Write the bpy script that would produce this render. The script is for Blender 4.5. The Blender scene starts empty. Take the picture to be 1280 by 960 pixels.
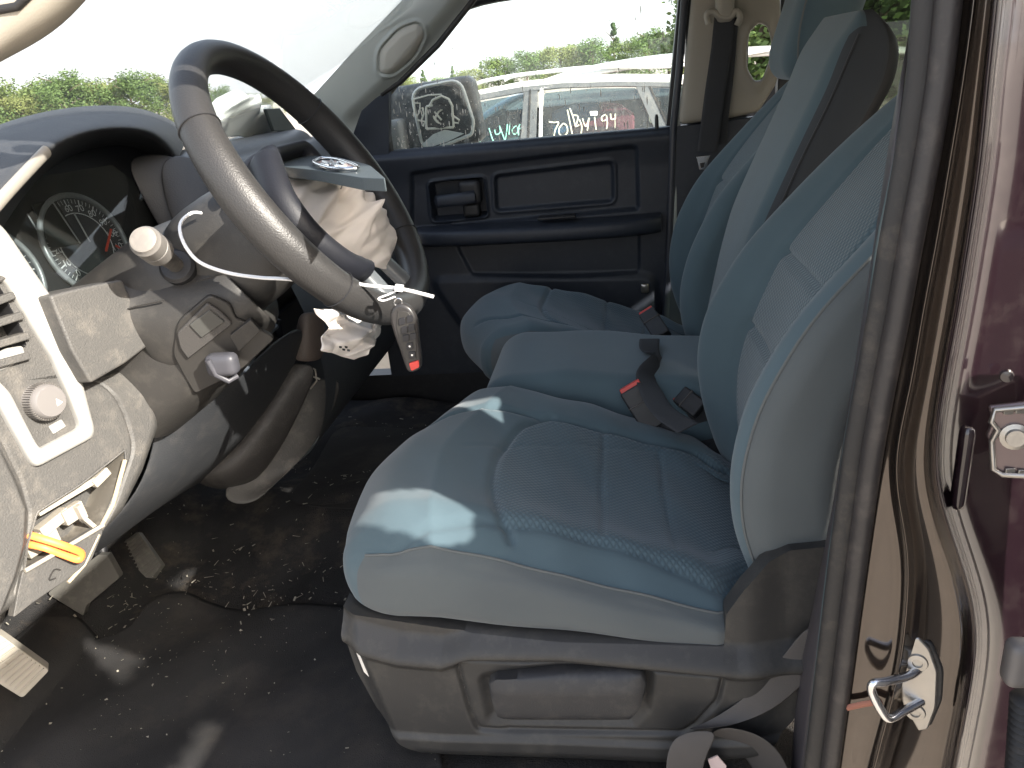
import bpy, bmesh, math, random
import numpy as np
from mathutils import Vector, Matrix
random.seed(7); rng = np.random.default_rng(7)
SC = bpy.context.scene
COL = SC.collection
# ------------------------------------------------------------------ camera, world, sun, exposure
FPX, PITCH, YAW, ROLL = 961., 22., 9., 5.7
CAM = Vector((0, 0, 1.75))
_p, _w, _r = [math.radians(a) for a in (PITCH, YAW, ROLL)]
FW = Vector((-math.sin(_w)*math.cos(_p), math.cos(_w)*math.cos(_p), -math.sin(_p)))
_r0 = Vector((math.cos(_w), math.sin(_w), 0)); _u0 = _r0.cross(FW)
UP = _u0*math.cos(_r) + _r0*math.sin(_r); RT = _r0*math.cos(_r) - _u0*math.sin(_r)
cd = bpy.data.cameras.new('camera'); cam = bpy.data.objects.new('camera', cd); COL.objects.link(cam)
cd.sensor_width = 36; cd.lens = 36*FPX/1280; cd.clip_start = .02; cd.clip_end = 2000
cam.matrix_world = Matrix(((RT.x, UP.x, -FW.x, 0), (RT.y, UP.y, -FW.y, 0), (RT.z, UP.z, -FW.z, CAM.z), (0, 0, 0, 1)))
SC.camera = cam
SK, SE = .62, .68
SUN = Vector((1, -SK, SE)).normalized()          # towards the sun: behind the open rear door
w = bpy.data.worlds.new('World'); SC.world = w; w.use_nodes = True
nt = w.node_tree; sk = nt.nodes.new('ShaderNodeTexSky'); sk.sky_type = 'NISHITA'; sk.sun_disc = False
sk.sun_elevation = math.asin(SUN.z); sk.sun_rotation = math.atan2(SUN.x, SUN.y)
sk.air_density = 1.0; sk.dust_density = 5; sk.ozone_density = 1.0
# thin white haze in the air, thickest towards the horizon all round
wt = nt.nodes.new('ShaderNodeTexCoord'); wsx = nt.nodes.new('ShaderNodeSeparateXYZ'); wr = nt.nodes.new('ShaderNodeMapRange'); wm = nt.nodes.new('ShaderNodeMix'); wm.data_type = 'RGBA'
wr.inputs['From Min'].default_value = 0; wr.inputs['From Max'].default_value = .75; wr.inputs['To Min'].default_value = .85; wr.inputs['To Max'].default_value = .12
nt.links.new(wt.outputs['Generated'], wsx.inputs[0]); nt.links.new(wsx.outputs[2], wr.inputs['Value']); nt.links.new(wr.outputs[0], wm.inputs[0])
nt.links.new(sk.outputs[0], wm.inputs[6]); wm.inputs[7].default_value = (4.6, 4.65, 4.7, 1)
nt.links.new(wm.outputs[2], nt.nodes['Background'].inputs[0]); nt.nodes['Background'].inputs[1].default_value = .15
sl = bpy.data.lights.new('sun', 'SUN'); sl.energy = 3.9; sl.angle = math.radians(.6); sl.color = (1, .95, .86)
so = bpy.data.objects.new('sun', sl); COL.objects.link(so); so.rotation_euler = SUN.to_track_quat('Z', 'Y').to_euler(); so.location = (8, -8, 8)
SC.view_settings.view_transform = 'Standard'; SC.view_settings.look = 'None'; SC.view_settings.gamma = 1
SC.view_settings.exposure = 1.72
SC.cycles.max_bounces = 10; SC.cycles.transparent_max_bounces = 16

# ------------------------------------------------------------------ points: a ray of the photograph met with a plane of the place
def ray(px, py): return FW + RT*((px-640)/FPX) - UP*((py-480)/FPX)
def G(px, py, y): d = ray(px, py); return CAM + d*(y/d.y)
def GX(px, py, x): d = ray(px, py); return CAM + d*(x/d.x)
def GZ(px, py, z): d = ray(px, py); return CAM + d*((z-CAM.z)/d.z)
def GP(px, py, o, n): d = ray(px, py); return CAM + d*((o-CAM).dot(n)/d.dot(n))

# ------------------------------------------------------------------ materials
MATS = {}
def mat(name, col, rough=.6, bump=0., scale=200., var=.0, vscale=8., metal=0., coat=0., dust=0., dustcol=(.5, .45, .38), spec=.5, emit=None, sheen=0., bdist=.001, dscale=30.):
    if name in MATS: return MATS[name]
    m = bpy.data.materials.new(name); MATS[name] = m; m.use_nodes = True
    n = m.node_tree.nodes; l = m.node_tree.links; b = n['Principled BSDF']
    b.inputs['Base Color'].default_value = (*col, 1); b.inputs['Roughness'].default_value = rough
    b.inputs['Metallic'].default_value = metal; b.inputs['Coat Weight'].default_value = coat; b.inputs['Coat Roughness'].default_value = .06
    b.inputs['Specular IOR Level'].default_value = spec; b.inputs['Sheen Weight'].default_value = sheen
    tc = n.new('ShaderNodeTexCoord'); src = None
    if var or dust:
        ns = n.new('ShaderNodeTexNoise'); ns.inputs['Scale'].default_value = vscale; ns.inputs['Detail'].default_value = 6
        l.new(tc.outputs['Object'], ns.inputs['Vector'])
        mx = n.new('ShaderNodeMix'); mx.data_type = 'RGBA'
        mx.inputs[6].default_value = (*[c*(1-var) for c in col], 1); mx.inputs[7].default_value = (*[min(1, c*(1+var)) for c in col], 1)
        l.new(ns.outputs['Fac'], mx.inputs[0]); src = mx.outputs[2]
        if dust:
            n2 = n.new('ShaderNodeTexNoise'); n2.inputs['Scale'].default_value = dscale; n2.inputs['Detail'].default_value = 8; n2.inputs['Roughness'].default_value = .7
            l.new(tc.outputs['Object'], n2.inputs['Vector'])
            rp = n.new('ShaderNodeMapRange'); rp.inputs['From Min'].default_value = .5; rp.inputs['From Max'].default_value = .78; rp.inputs['To Max'].default_value = dust
            l.new(n2.outputs['Fac'], rp.inputs['Value'])
            m2 = n.new('ShaderNodeMix'); m2.data_type = 'RGBA'; m2.inputs[7].default_value = (*dustcol, 1)
            l.new(rp.outputs[0], m2.inputs[0]); l.new(src, m2.inputs[6]); src = m2.outputs[2]
        l.new(src, b.inputs['Base Color'])
    if bump:
        nb = n.new('ShaderNodeTexNoise'); nb.inputs['Scale'].default_value = scale; nb.inputs['Detail'].default_value = 3
        l.new(tc.outputs['Object'], nb.inputs['Vector'])
        bp = n.new('ShaderNodeBump'); bp.inputs['Strength'].default_value = bump; bp.inputs['Distance'].default_value = bdist
        l.new(nb.outputs['Fac'], bp.inputs['Height']); l.new(bp.outputs[0], b.inputs['Normal'])
    if emit: b.inputs['Emission Color'].default_value = (*emit, 1); b.inputs['Emission Strength'].default_value = 1
    return m
def knit(name, col, ax):
    m = mat(name, col, .9, var=.18, vscale=6, sheen=.25)
    n = m.node_tree.nodes; l = m.node_tree.links; b = n['Principled BSDF']
    tc = n.new('ShaderNodeTexCoord'); sp = n.new('ShaderNodeSeparateXYZ'); l.new(tc.outputs['Object'], sp.inputs[0])
    def ma(op, a, c):
        q = n.new('ShaderNodeMath'); q.operation = op
        for i, v in enumerate((a, c)):
            if v is None: continue
            if isinstance(v, (int, float)): q.inputs[i].default_value = v
            else: l.new(v, q.inputs[i])
        return q.outputs[0]
    A, B = sp.outputs[ax[0]], sp.outputs[ax[1]]; k = 330.
    s = ma('MULTIPLY', ma('SINE', ma('MULTIPLY', ma('ADD', A, B), k), None), ma('SINE', ma('MULTIPLY', ma('SUBTRACT', A, B), k), None))
    s = ma('ABSOLUTE', s, None)
    bp = n.new('ShaderNodeBump'); bp.inputs['Strength'].default_value = .55; bp.inputs['Distance'].default_value = .0016
    l.new(s, bp.inputs['Height']); l.new(bp.outputs[0], b.inputs['Normal'])
    old = b.inputs['Base Color'].links[0].from_socket
    mx = n.new('ShaderNodeMix'); mx.data_type = 'RGBA'; mx.blend_type = 'MULTIPLY'; mx.inputs[0].default_value = 1
    mr = n.new('ShaderNodeMapRange'); mr.inputs['To Min'].default_value = .78; mr.inputs['To Max'].default_value = 1.12; l.new(s, mr.inputs['Value'])
    l.new(old, mx.inputs[6]); l.new(mr.outputs[0], mx.inputs[7]); l.new(mx.outputs[2], b.inputs['Base Color'])
    return m
def glass(name, tint=(1, 1, 1), refl=.08, dirt=.0, dscale=60., rough=.0, dcol=(.8, .78, .72), base_dirt=0.):
    m = bpy.data.materials.new(name); MATS[name] = m; m.use_nodes = True
    n = m.node_tree.nodes; l = m.node_tree.links; n.remove(n['Principled BSDF']); out = n['Material Output']
    t = n.new('ShaderNodeBsdfTransparent'); t.inputs[0].default_value = (*tint, 1)
    g = n.new('ShaderNodeBsdfGlossy'); g.inputs['Roughness'].default_value = rough
    fr = n.new('ShaderNodeFresnel'); ge = n.new('ShaderNodeNewGeometry'); ir = n.new('ShaderNodeMapRange'); ir.inputs['To Min'].default_value = 1.45; ir.inputs['To Max'].default_value = 1/1.45
    l.new(ge.outputs['Backfacing'], ir.inputs['Value']); l.new(ir.outputs[0], fr.inputs[0])
    mx = n.new('ShaderNodeMixShader'); l.new(fr.outputs[0], mx.inputs[0]); l.new(t.outputs[0], mx.inputs[1]); l.new(g.outputs[0], mx.inputs[2])
    last = mx.outputs[0]
    if dirt or base_dirt:
        d = n.new('ShaderNodeBsdfDiffuse'); d.inputs[0].default_value = (*dcol, 1)
        tr = n.new('ShaderNodeBsdfTranslucent'); tr.inputs[0].default_value = (*dcol, 1)
        ad = n.new('ShaderNodeMixShader'); ad.inputs[0].default_value = .5; l.new(d.outputs[0], ad.inputs[1]); l.new(tr.outputs[0], ad.inputs[2])
        tc = n.new('ShaderNodeTexCoord'); ns = n.new('ShaderNodeTexNoise'); ns.inputs['Scale'].default_value = dscale; ns.inputs['Detail'].default_value = 8; ns.inputs['Roughness'].default_value = .75
        mp = n.new('ShaderNodeMapping'); mp.inputs['Scale'].default_value = (1, 1, .35); l.new(tc.outputs['Object'], mp.inputs[0]); l.new(mp.outputs[0], ns.inputs['Vector'])
        rp = n.new('ShaderNodeMapRange'); rp.inputs['From Min'].default_value = .55; rp.inputs['From Max'].default_value = .8; rp.inputs['To Min'].default_value = base_dirt; rp.inputs['To Max'].default_value = max(dirt, base_dirt)
        l.new(ns.outputs['Fac'], rp.inputs['Value'])
        m3 = n.new('ShaderNodeMixShader'); l.new(rp.outputs[0], m3.inputs[0]); l.new(last, m3.inputs[1]); l.new(ad.outputs[0], m3.inputs[2]); last = m3.outputs[0]
    l.new(last, out.inputs['Surface'])
    return m

FAB = mat('seat_cloth', (.068, .106, .126), .92, .35, 900, .16, 9, sheen=.25, bdist=.0006)
FABS = mat('seat_cloth_bounce', (.088, .100, .104), .92, .35, 900, .14, 7, sheen=.2, bdist=.0006)  # flank cloth with the warm ground bounce put into its colour
FABD = mat('dark_seat_cloth', (.034, .036, .04), .95, .3, 900, .12, 9, sheen=.2, bdist=.0006)
KN_XY = knit('knit_cloth_flat', (.070, .110, .132), (0, 1)); KN_YZ = knit('knit_cloth_upright', (.070, .110, .132), (1, 2))
THREAD = mat('seam_thread', (.12, .13, .13), .95)
TRIM = mat('charcoal_trim', (.033, .032, .031), .5, .5, 700, .15, 10, dust=.3, dustcol=(.13, .12, .10), bdist=.0005)
BLACKP = mat('black_plastic', (.018, .018, .02), .5, .4, 600, .2, 12, dust=.12, bdist=.0005, dustcol=(.16, .15, .14))
SOFTB = mat('dash_plastic', (.036, .038, .042), .55, .8, 450, .12, 8, dust=.15, dustcol=(.2, .18, .16), bdist=.0008)
DASHG = mat('dash_grained_plastic', (.078, .075, .071), .55, .9, 420, .12, 9, dust=.25, dustcol=(.35, .31, .26), bdist=.0009)
DASHL = mat('dash_frame_plastic', (.30, .295, .28), .45, .3, 500, .05, 9, bdist=.0005)
COLM = mat('column_plastic', (.033, .031, .029), .5, .5, 600, .12, 9, dust=.15, dustcol=(.22, .2, .17), bdist=.0005)
DOORM = mat('door_plastic', (.021, .026, .037), .5, .5, 500, .15, 7, dust=.12, dustcol=(.15, .15, .16), bdist=.0006)
LEATH = mat('wheel_rim_rubber', (.032, .031, .031), .42, .8, 520, .1, 20, bdist=.0006)
HUBM = mat('wheel_hub_plastic', (.010, .011, .016), .55, .5, 500, .1, 20, bdist=.0005)
CHROME = mat('worn_chrome', (.7, .7, .72), .22, metal=1., bump=.1, scale=60)
STEEL = mat('zinc_steel', (.42, .40, .37), .32, metal=.85, bump=.3, scale=120, var=.2, vscale=30)
WHITEP = mat('white_nylon', (.8, .8, .8), .35)
BAG = mat('airbag_cloth', (.80, .75, .71), .85, .4, 600, .08, 14, dust=.12, dustcol=(.45, .38, .3), bdist=.0008, dscale=14)
BEIGE = mat('beige_trim', (.34, .31, .26), .6, .4, 500, .08, 6, bdist=.0006)
GREYT = mat('grey_pillar_trim', (.30, .32, .30), .65, .4, 500, .06, 6, bdist=.0006)
RUB = mat('black_rubber', (.018, .017, .017), .6, .3, 300, .15, 20, dust=.3, dustcol=(.16, .13, .1), bdist=.0006)
WEB = mat('belt_webbing', (.035, .036, .04), .8, .6, 900, .1, 20, bdist=.0006)
WEBT = mat('belt_webbing_brown', (.085, .077, .072), .75, .6, 900, .1, 20, bdist=.0006)
RED = mat('red_button', (.55, .05, .04), .45)
ORANGE = mat('orange_strap', (.85, .22, .05), .5)
CARPET = mat('carpet', (.034, .033, .033), 1., 1., 420, .35, 14, dust=.8, dustcol=(.13, .105, .08), spec=.1, bdist=.004, dscale=9)
MATM = mat('mat_carpet', (.036, .035, .035), 1., 1., 600, .3, 12, dust=.5, dustcol=(.10, .085, .07), spec=.1, bdist=.002, dscale=5)
DEB = mat('debris', (.26, .24, .2), .9)
PAINT = mat('dark_maroon_paint', (.014, .007, .010), .18, metal=.0, coat=1., dust=.10, dustcol=(.2, .17, .15), bump=.05, scale=30)
PAINTI = mat('inner_pillar_paint', (.08, .064, .054), .12, metal=.85, coat=1., dust=.15, dustcol=(.2, .17, .15), bump=.08, scale=25)
RDP = mat('door_liner', (.15, .14, .13), .7, .4, 500)

# ------------------------------------------------------------------ builders
def base_of(p):
    v = Vector()
    while p: v += Vector(p.location); p = p.parent
    return v
def tag(o, label=None, cat=None, group=None, kind=None):
    for k, v in (('label', label), ('category', cat), ('group', group), ('kind', kind)):
        if v: o[k] = v
    return o
def thing(name, loc, label, cat, group=None, kind=None):
    o = bpy.data.objects.new(name, None); o.location = loc; COL.objects.link(o); o.empty_display_size = .05
    return tag(o, label, cat, group, kind)
def build(name, V, F, m, parent=None, smooth=True, sharp=35, recalc=True, mods=None, matidx=None):
    V = [Vector(v) for v in V]
    if parent is None:
        a = np.array([tuple(v) for v in V]); loc = Vector(((a[:, 0].min()+a[:, 0].max())/2, (a[:, 1].min()+a[:, 1].max())/2, a[:, 2].min()))
    else: loc = base_of(parent)
    me = bpy.data.meshes.new(name); me.from_pydata([tuple(v-loc) for v in V], [], F)
    for q in (m if isinstance(m, (list, tuple)) else [m]): me.materials.append(q)
    if matidx is not None: me.polygons.foreach_set('material_index', matidx)
    if recalc:
        bm = bmesh.new(); bm.from_mesh(me); bmesh.ops.recalc_face_normals(bm, faces=bm.faces); bm.to_mesh(me); bm.free()
    if smooth:
        me.polygons.foreach_set('use_smooth', [True]*len(me.polygons))
        if sharp: me.set_sharp_from_angle(angle=math.radians(sharp))
    me.update()
    o = bpy.data.objects.new(name, me); COL.objects.link(o)
    if parent is None: o.location = loc
    else: o.parent = parent
    return o
def bev(o, w_, seg=2):
    b = o.modifiers.new('bevel', 'BEVEL'); b.width = w_; b.segments = seg; b.limit_method = 'ANGLE'; b.angle_limit = math.radians(40); return o
def subd(o, n=2):
    s = o.modifiers.new('subd', 'SUBSURF'); s.levels = n; s.render_levels = n; return o
def round_poly(P_, r=.3, n=4):
    """rounds the corners of a closed 2D or 3D outline: r = share of the shorter edge"""
    out = []; k = len(P_); P_ = [Vector(p) for p in P_]
    for i in range(k):
        a, b, c = P_[i-1], P_[i], P_[(i+1) % k]
        f = r if r < 1 else .3
        p0 = b + (a-b)*min(f, .49); p1 = b + (c-b)*min(f, .49)
        d = min((a-b).length, (c-b).length)*f
        p0 = b + (a-b).normalized()*d; p1 = b + (c-b).normalized()*d
        for j in range(n+1):
            t = j/n; out.append(p0*(1-t)**2 + b*2*t*(1-t) + p1*t*t)
    return out
def plate(name, pts, back, m, parent=None, bv=.002, seg=2, **k):
    """a slab: outline pts (3D), pushed back by the vector back"""
    n = len(pts); V = [Vector(p) for p in pts]; V += [v+Vector(back) for v in V]
    F = [list(range(n)), list(range(2*n-1, n-1, -1))] + [[i, (i+1) % n, n+(i+1) % n, n+i] for i in range(n)]
    o = build(name, V, F, m, parent, **k)
    if bv: bev(o, bv, seg)
    return o
def cat_rom(P_, n=8, closed=False):
    P_ = [Vector(p) for p in P_]; k = len(P_); out = []
    rng_ = range(k if closed else k-1)
    for i in rng_:
        g = (lambda j: P_[j % k]) if closed else (lambda j: P_[max(0, min(k-1, j))])
        a, b, c, d = g(i-1), g(i), g(i+1), g(i+2)
        for j in range(n):
            t = j/n; out.append(.5*((2*b)+(c-a)*t+(2*a-5*b+4*c-d)*t*t+(3*b-a-3*c+d)*t**3))
    if not closed: out.append(P_[-1])
    return out
def sweep_geo(pts, rw, rh=None, seg=12, closed=False, up=None, square=False, cap=True):
    rh = rh or rw; pts = [Vector(p) for p in pts]; n = len(pts); V = []; F = []
    U = None
    for i, p in enumerate(pts):
        t = (pts[(i+1) % n]-pts[i-1]) if closed else (pts[min(i+1, n-1)]-pts[max(i-1, 0)])
        t.normalize()
        if up is not None: u = up[i] if isinstance(up, list) else Vector(up)
        else: u = U if U is not None else (Vector((0, 0, 1)) if abs(t.z) < .9 else Vector((1, 0, 0)))
        u = (u-t*u.dot(t)).normalized(); U = u; s = t.cross(u)
        a = rw[i] if isinstance(rw, (list, tuple)) else rw; b = rh[i] if isinstance(rh, (list, tuple)) else rh
        for k in range(seg):
            th = 2*math.pi*k/seg; c, q = math.cos(th), math.sin(th)
            if square: c = math.copysign(abs(c)**.35, c); q = math.copysign(abs(q)**.35, q)
            V.append(p+s*c*a+u*q*b)
    m_ = n if closed else n-1
    for i in range(m_):
        for k in range(seg):
            a, b = i*seg+k, i*seg+(k+1) % seg; c, d = ((i+1) % n)*seg+(k+1) % seg, ((i+1) % n)*seg+k
            F.append([a, b, c, d])
    if not closed and cap: F += [list(range(seg))[::-1], [(n-1)*seg+k for k in range(seg)]]
    return V, F
def tube(name, pts, rw, m, parent=None, rh=None, seg=12, closed=False, up=None, square=False, **k):
    V, F = sweep_geo(pts, rw, rh, seg, closed, up, square); return build(name, V, F, m, parent, sharp=50, **k)
def lathe(name, o, ax, prof, m, parent=None, seg=28, sharp=35):
    """prof = list of (distance along axis, radius)"""
    ax = Vector(ax).normalized(); a = ax.orthogonal().normalized(); b = ax.cross(a); V = []; F = []
    for h, r in prof:
        for k in range(seg): th = 2*math.pi*k/seg; V.append(Vector(o)+ax*h+a*math.cos(th)*r+b*math.sin(th)*r)
    for i in range(len(prof)-1):
        for k in range(seg): F.append([i*seg+k, i*seg+(k+1) % seg, (i+1)*seg+(k+1) % seg, (i+1)*seg+k])
    F += [list(range(seg)), [(len(prof)-1)*seg+k for k in range(seg)]]
    return build(name, V, F, m, parent, sharp=sharp)
def boxpts(x0, x1, y0, y1, z0, z1):
    return [(x0, y0, z0), (x1, y0, z0), (x1, y1, z0), (x0, y1, z0), (x0, y0, z1), (x1, y0, z1), (x1, y1, z1), (x0, y1, z1)]
BF = [[0, 3, 2, 1], [4, 5, 6, 7], [0, 1, 5, 4], [1, 2, 6, 5], [2, 3, 7, 6], [3, 0, 4, 7]]
def box(name, x0, x1, y0, y1, z0, z1, m, parent=None, bv=.003, seg=2, **k):
    o = build(name, boxpts(x0, x1, y0, y1, z0, z1), BF, m, parent, **k)
    if bv: bev(o, bv, seg)
    return o
def obox(name, c, ax, ay, az, m, parent=None, bv=.003, seg=3):
    """box about c with half-axis vectors"""
    c, ax, ay, az = map(Vector, (c, ax, ay, az)); V = [c+ax*i+ay*j+az*k for i, j, k in ((-1, -1, -1), (1, -1, -1), (1, 1, -1), (-1, 1, -1), (-1, -1, 1), (1, -1, 1), (1, 1, 1), (-1, 1, 1))]
    o = build(name, V, BF, m, parent)
    if bv: bev(o, bv, seg)
    return o
def grid(name, rows, m, parent=None, thick=None, sub=2, sharp=0, **k):
    nr, nc = len(rows), len(rows[0]); V = [v for r in rows for v in r]
    F = [[i*nc+j, i*nc+j+1, (i+1)*nc+j+1, (i+1)*nc+j] for i in range(nr-1) for j in range(nc-1)]
    o = build(name, V, F, m, parent, sharp=sharp, recalc=False, **k)
    if thick:
        s = o.modifiers.new('solid', 'SOLIDIFY'); s.thickness = abs(thick); s.offset = -1 if thick > 0 else 1
    if sub: subd(o, sub)
    return o
def resample(L, n):
    L = np.array(L, float); d = np.r_[0, np.cumsum(np.linalg.norm(np.diff(L, axis=0), axis=1))]; t = np.linspace(0, d[-1], n)
    return np.stack([np.interp(t, d, L[:, i]) for i in range(L.shape[1])], 1)
def sdp(poly, X, Y):
    """signed distance to a closed polygon, negative inside"""
    poly = np.array(poly, float); D = np.full(X.shape, 1e9); ins = np.zeros(X.shape, bool)
    for i in range(len(poly)):
        a, b = poly[i-1], poly[i]; ab = b-a; t = np.clip(((X-a[0])*ab[0]+(Y-a[1])*ab[1])/(ab@ab+1e-12), 0, 1)
        D = np.minimum(D, np.hypot(X-a[0]-t*ab[0], Y-a[1]-t*ab[1]))
        c = ((a[1] > Y) != (b[1] > Y)) & (X < (b[0]-a[0])*(Y-a[1])/(b[1]-a[1]+1e-12)+a[0]); ins ^= c
    return np.where(ins, -D, D)
def dline(L, X, Y):
    L = np.array(L, float); D = np.full(np.shape(X), 1e9)
    for i in range(len(L)-1):
        a, b = L[i], L[i+1]; ab = b-a; t = np.clip(((X-a[0])*ab[0]+(Y-a[1])*ab[1])/(ab@ab+1e-12), 0, 1)
        D = np.minimum(D, np.hypot(X-a[0]-t*ab[0], Y-a[1]-t*ab[1]))
    return D
def sstep(e0, e1, x): t = np.clip((x-e0)/(e1-e0), 0, 1); return t*t*(3-2*t)
def rpoly2(P_, r=.25, n=5): return [(p.x, p.y) for p in round_poly([(a, b, 0) for a, b in P_], r, n)]
def sheet(name, A, B, o, n, hf, m, parent=None, nu=120, nv=60, thick=.012, matf=None):
    """surface ruled between outlines A and B (photo coordinates) lying on plane (o, n), raised along n by hf, with a skirt behind"""
    o = Vector(o); n = Vector(n).normalized(); a = resample(A, nu); b = resample(B, nu); t = np.linspace(0, 1, nv)[:, None, None]
    g = a[None]*(1-t)+b[None]*t; X, Y = g[..., 0], g[..., 1]; H = hf(X, Y) if hf else np.zeros_like(X)
    V = [GP(X[i, j], Y[i, j], o, n)+n*float(H[i, j]) for i in range(nv) for j in range(nu)]
    F = [[i*nu+j, i*nu+j+1, (i+1)*nu+j+1, (i+1)*nu+j] for i in range(nv-1) for j in range(nu-1)]
    rim = [j for j in range(nu)]+[i*nu+nu-1 for i in range(1, nv)]+[(nv-1)*nu+j for j in range(nu-2, -1, -1)]+[i*nu for i in range(nv-2, 0, -1)]
    k0 = len(V); V += [V[i]-n*thick for i in rim]; k = len(rim)
    F += [[rim[i], k0+i, k0+(i+1) % k, rim[(i+1) % k]] for i in range(k)]+[[k0+i for i in range(k)]]
    mi = None
    if matf is not None:
        mm = matf((X[:-1, :-1]+X[1:, 1:])/2, (Y[:-1, :-1]+Y[1:, 1:])/2).astype(int).ravel().tolist(); mi = mm+[0]*(k+1)
    return build(name, V, F, m, parent, sharp=60, matidx=mi)
def rbox_geo(n, half, rad):
    """unit cube grid of n cells a side, mapped to a box with rounded edges; gives verts with their cube coordinates"""
    idx = {}; V = []; F = []
    def vid(c):
        if c not in idx: idx[c] = len(V); V.append(c)
        return idx[c]
    nx, ny, nz = n
    def face(f, nu, nv):
        for i in range(nu):
            for j in range(nv): F.append([vid(f(i, j)), vid(f(i+1, j)), vid(f(i+1, j+1)), vid(f(i, j+1))])
    face(lambda i, j: (i, j, 0), nx, ny); face(lambda i, j: (i, j, nz), nx, ny)
    face(lambda i, j: (i, 0, j), nx, nz); face(lambda i, j: (i, ny, j), nx, nz)
    face(lambda i, j: (0, i, j), ny, nz); face(lambda i, j: (nx, i, j), ny, nz)
    C = np.array(V, float)/np.array([nx, ny, nz])*2-1
    half = np.array(half, float); rad = np.minimum(np.array(rad, float), half*.999)
    p = C*half; core = np.clip(p, -(half-rad), half-rad); d = (p-core)/rad
    L = np.linalg.norm(d, axis=1, keepdims=True); mxx = np.abs(d).max(1, keepdims=True)
    d = np.where(L > 1e-9, d/np.maximum(L, 1e-9)*mxx, d)
    return core+d*rad, C, F
def rod(name, c, half, rad, m, parent=None, n=(10, 10, 10), deform=None, **k):
    V, C, F = rbox_geo(n, half, rad)
    if deform is not None: V = deform(V, C)
    return build(name, [Vector(c)+Vector(v) for v in V], F, m, parent, sharp=0, **k)

# ================================================================== SETTING
def structure(o): o['kind'] = 'structure'; return o
GRAVEL = mat('gravel_lot', (.35, .315, .27), .95, .8, 30, .25, 1.5, dust=.4, dustcol=(.42, .38, .3), bdist=.02)
gv = []; gf = []; NG = 40
for i in range(NG+1):
    for j in range(NG+1):
        s = lambda t: math.copysign(abs(t)**2.2, t)*900
        x, y = s(i/NG*2-1), s(j/NG*2-1); gv.append((x, y, 0))
for i in range(NG):
    for j in range(NG): gf.append([i*(NG+1)+j, (i+1)*(NG+1)+j, (i+1)*(NG+1)+j+1, i*(NG+1)+j+1])
structure(build('ground', gv, gf, GRAVEL, recalc=False))

# carpeted cab floor: flat pan, transmission hump, toe board rising to the firewall
def floor_z(x, y):
    h = .78 + .010*math.sin(x*9+y*4)+.006*math.sin(x*23-y*17)+.07*math.exp(-((y-1.55)/.16)**2)*min(1, max(0, (-x-.2)/.5))
    if x < -1.04: h += (-1.04-x)**1.0*.9
    return h
fx = np.linspace(-1.5, 1.35, 115); fy = np.linspace(.735, 2.27, 64)
V = [(x, y, floor_z(x, y)) for x in fx for y in fy]
F = [[i*64+j, (i+1)*64+j, (i+1)*64+j+1, i*64+j+1] for i in range(114) for j in range(63)]
structure(build('cab_floor', V, F, CARPET, recalc=False))
structure(box('cab_firewall', -1.56, -1.5, .72, 2.32, .7, 1.6, BLACKP, bv=0))
structure(box('cab_rear_wall', 1.36, 1.42, .70, 2.34, .7, 1.56, BEIGE, bv=0))
structure(box('cab_underside', -1.6, 1.42, .70, 2.34, .60, .755, RUB, bv=0))
HEADL = mat('headliner', (.42, .40, .36), .95, .3, 300)
structure(box('cab_roof', -.42, 1.42, .74, 2.30, 1.99, 2.05, [HEADL], bv=.01))
structure(box('cab_sun_block_rail', .0, .36, .72, .80, 1.832, 1.985, HEADL, bv=.01)); structure(box('cab_sun_block_rail', .362, 1.42, .72, .80, 1.80, 1.985, HEADL, bv=.01))  # low rails out of view, added to keep sun off airbag and seats
structure(box('cab_side_below_door', -1.5, 1.36, 2.30, 2.36, .62, .86, BLACKP, bv=0))

# door sill on the driver side
s_ = thing('door_sill', (-.6, .70, .74), 'scuffed grey sill trim along the bottom of the open driver doorway', 'door sill')
box('sill_panel', -1.35, .22, .66, .74, .66, .775, PAINT, s_, .012)
box('scuff_plate', -1.30, .10, .70, .765, .774, .792, DASHG, s_, .004)

structure(box('cab_kick_panel', -1.5, -1.08, .725, .75, .76, 1.0, DASHG, bv=.004))
structure(box('cab_cowl', -1.56, -1.13, .72, 2.30, 1.44, 1.585, BLACKP, bv=.01))
bn = [[Vector((x, 1.51+q*.80, z-.05*q*q)) for q in (-1, -.8, -.4, 0, .4, .8, 1)] for x, z in ((-1.55, 1.50), (-1.9, 1.49), (-2.4, 1.42), (-2.62, 1.30), (-2.66, 1.0))]
structure(grid('cab_bonnet', bn, PAINT, None, thick=.01))
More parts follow.
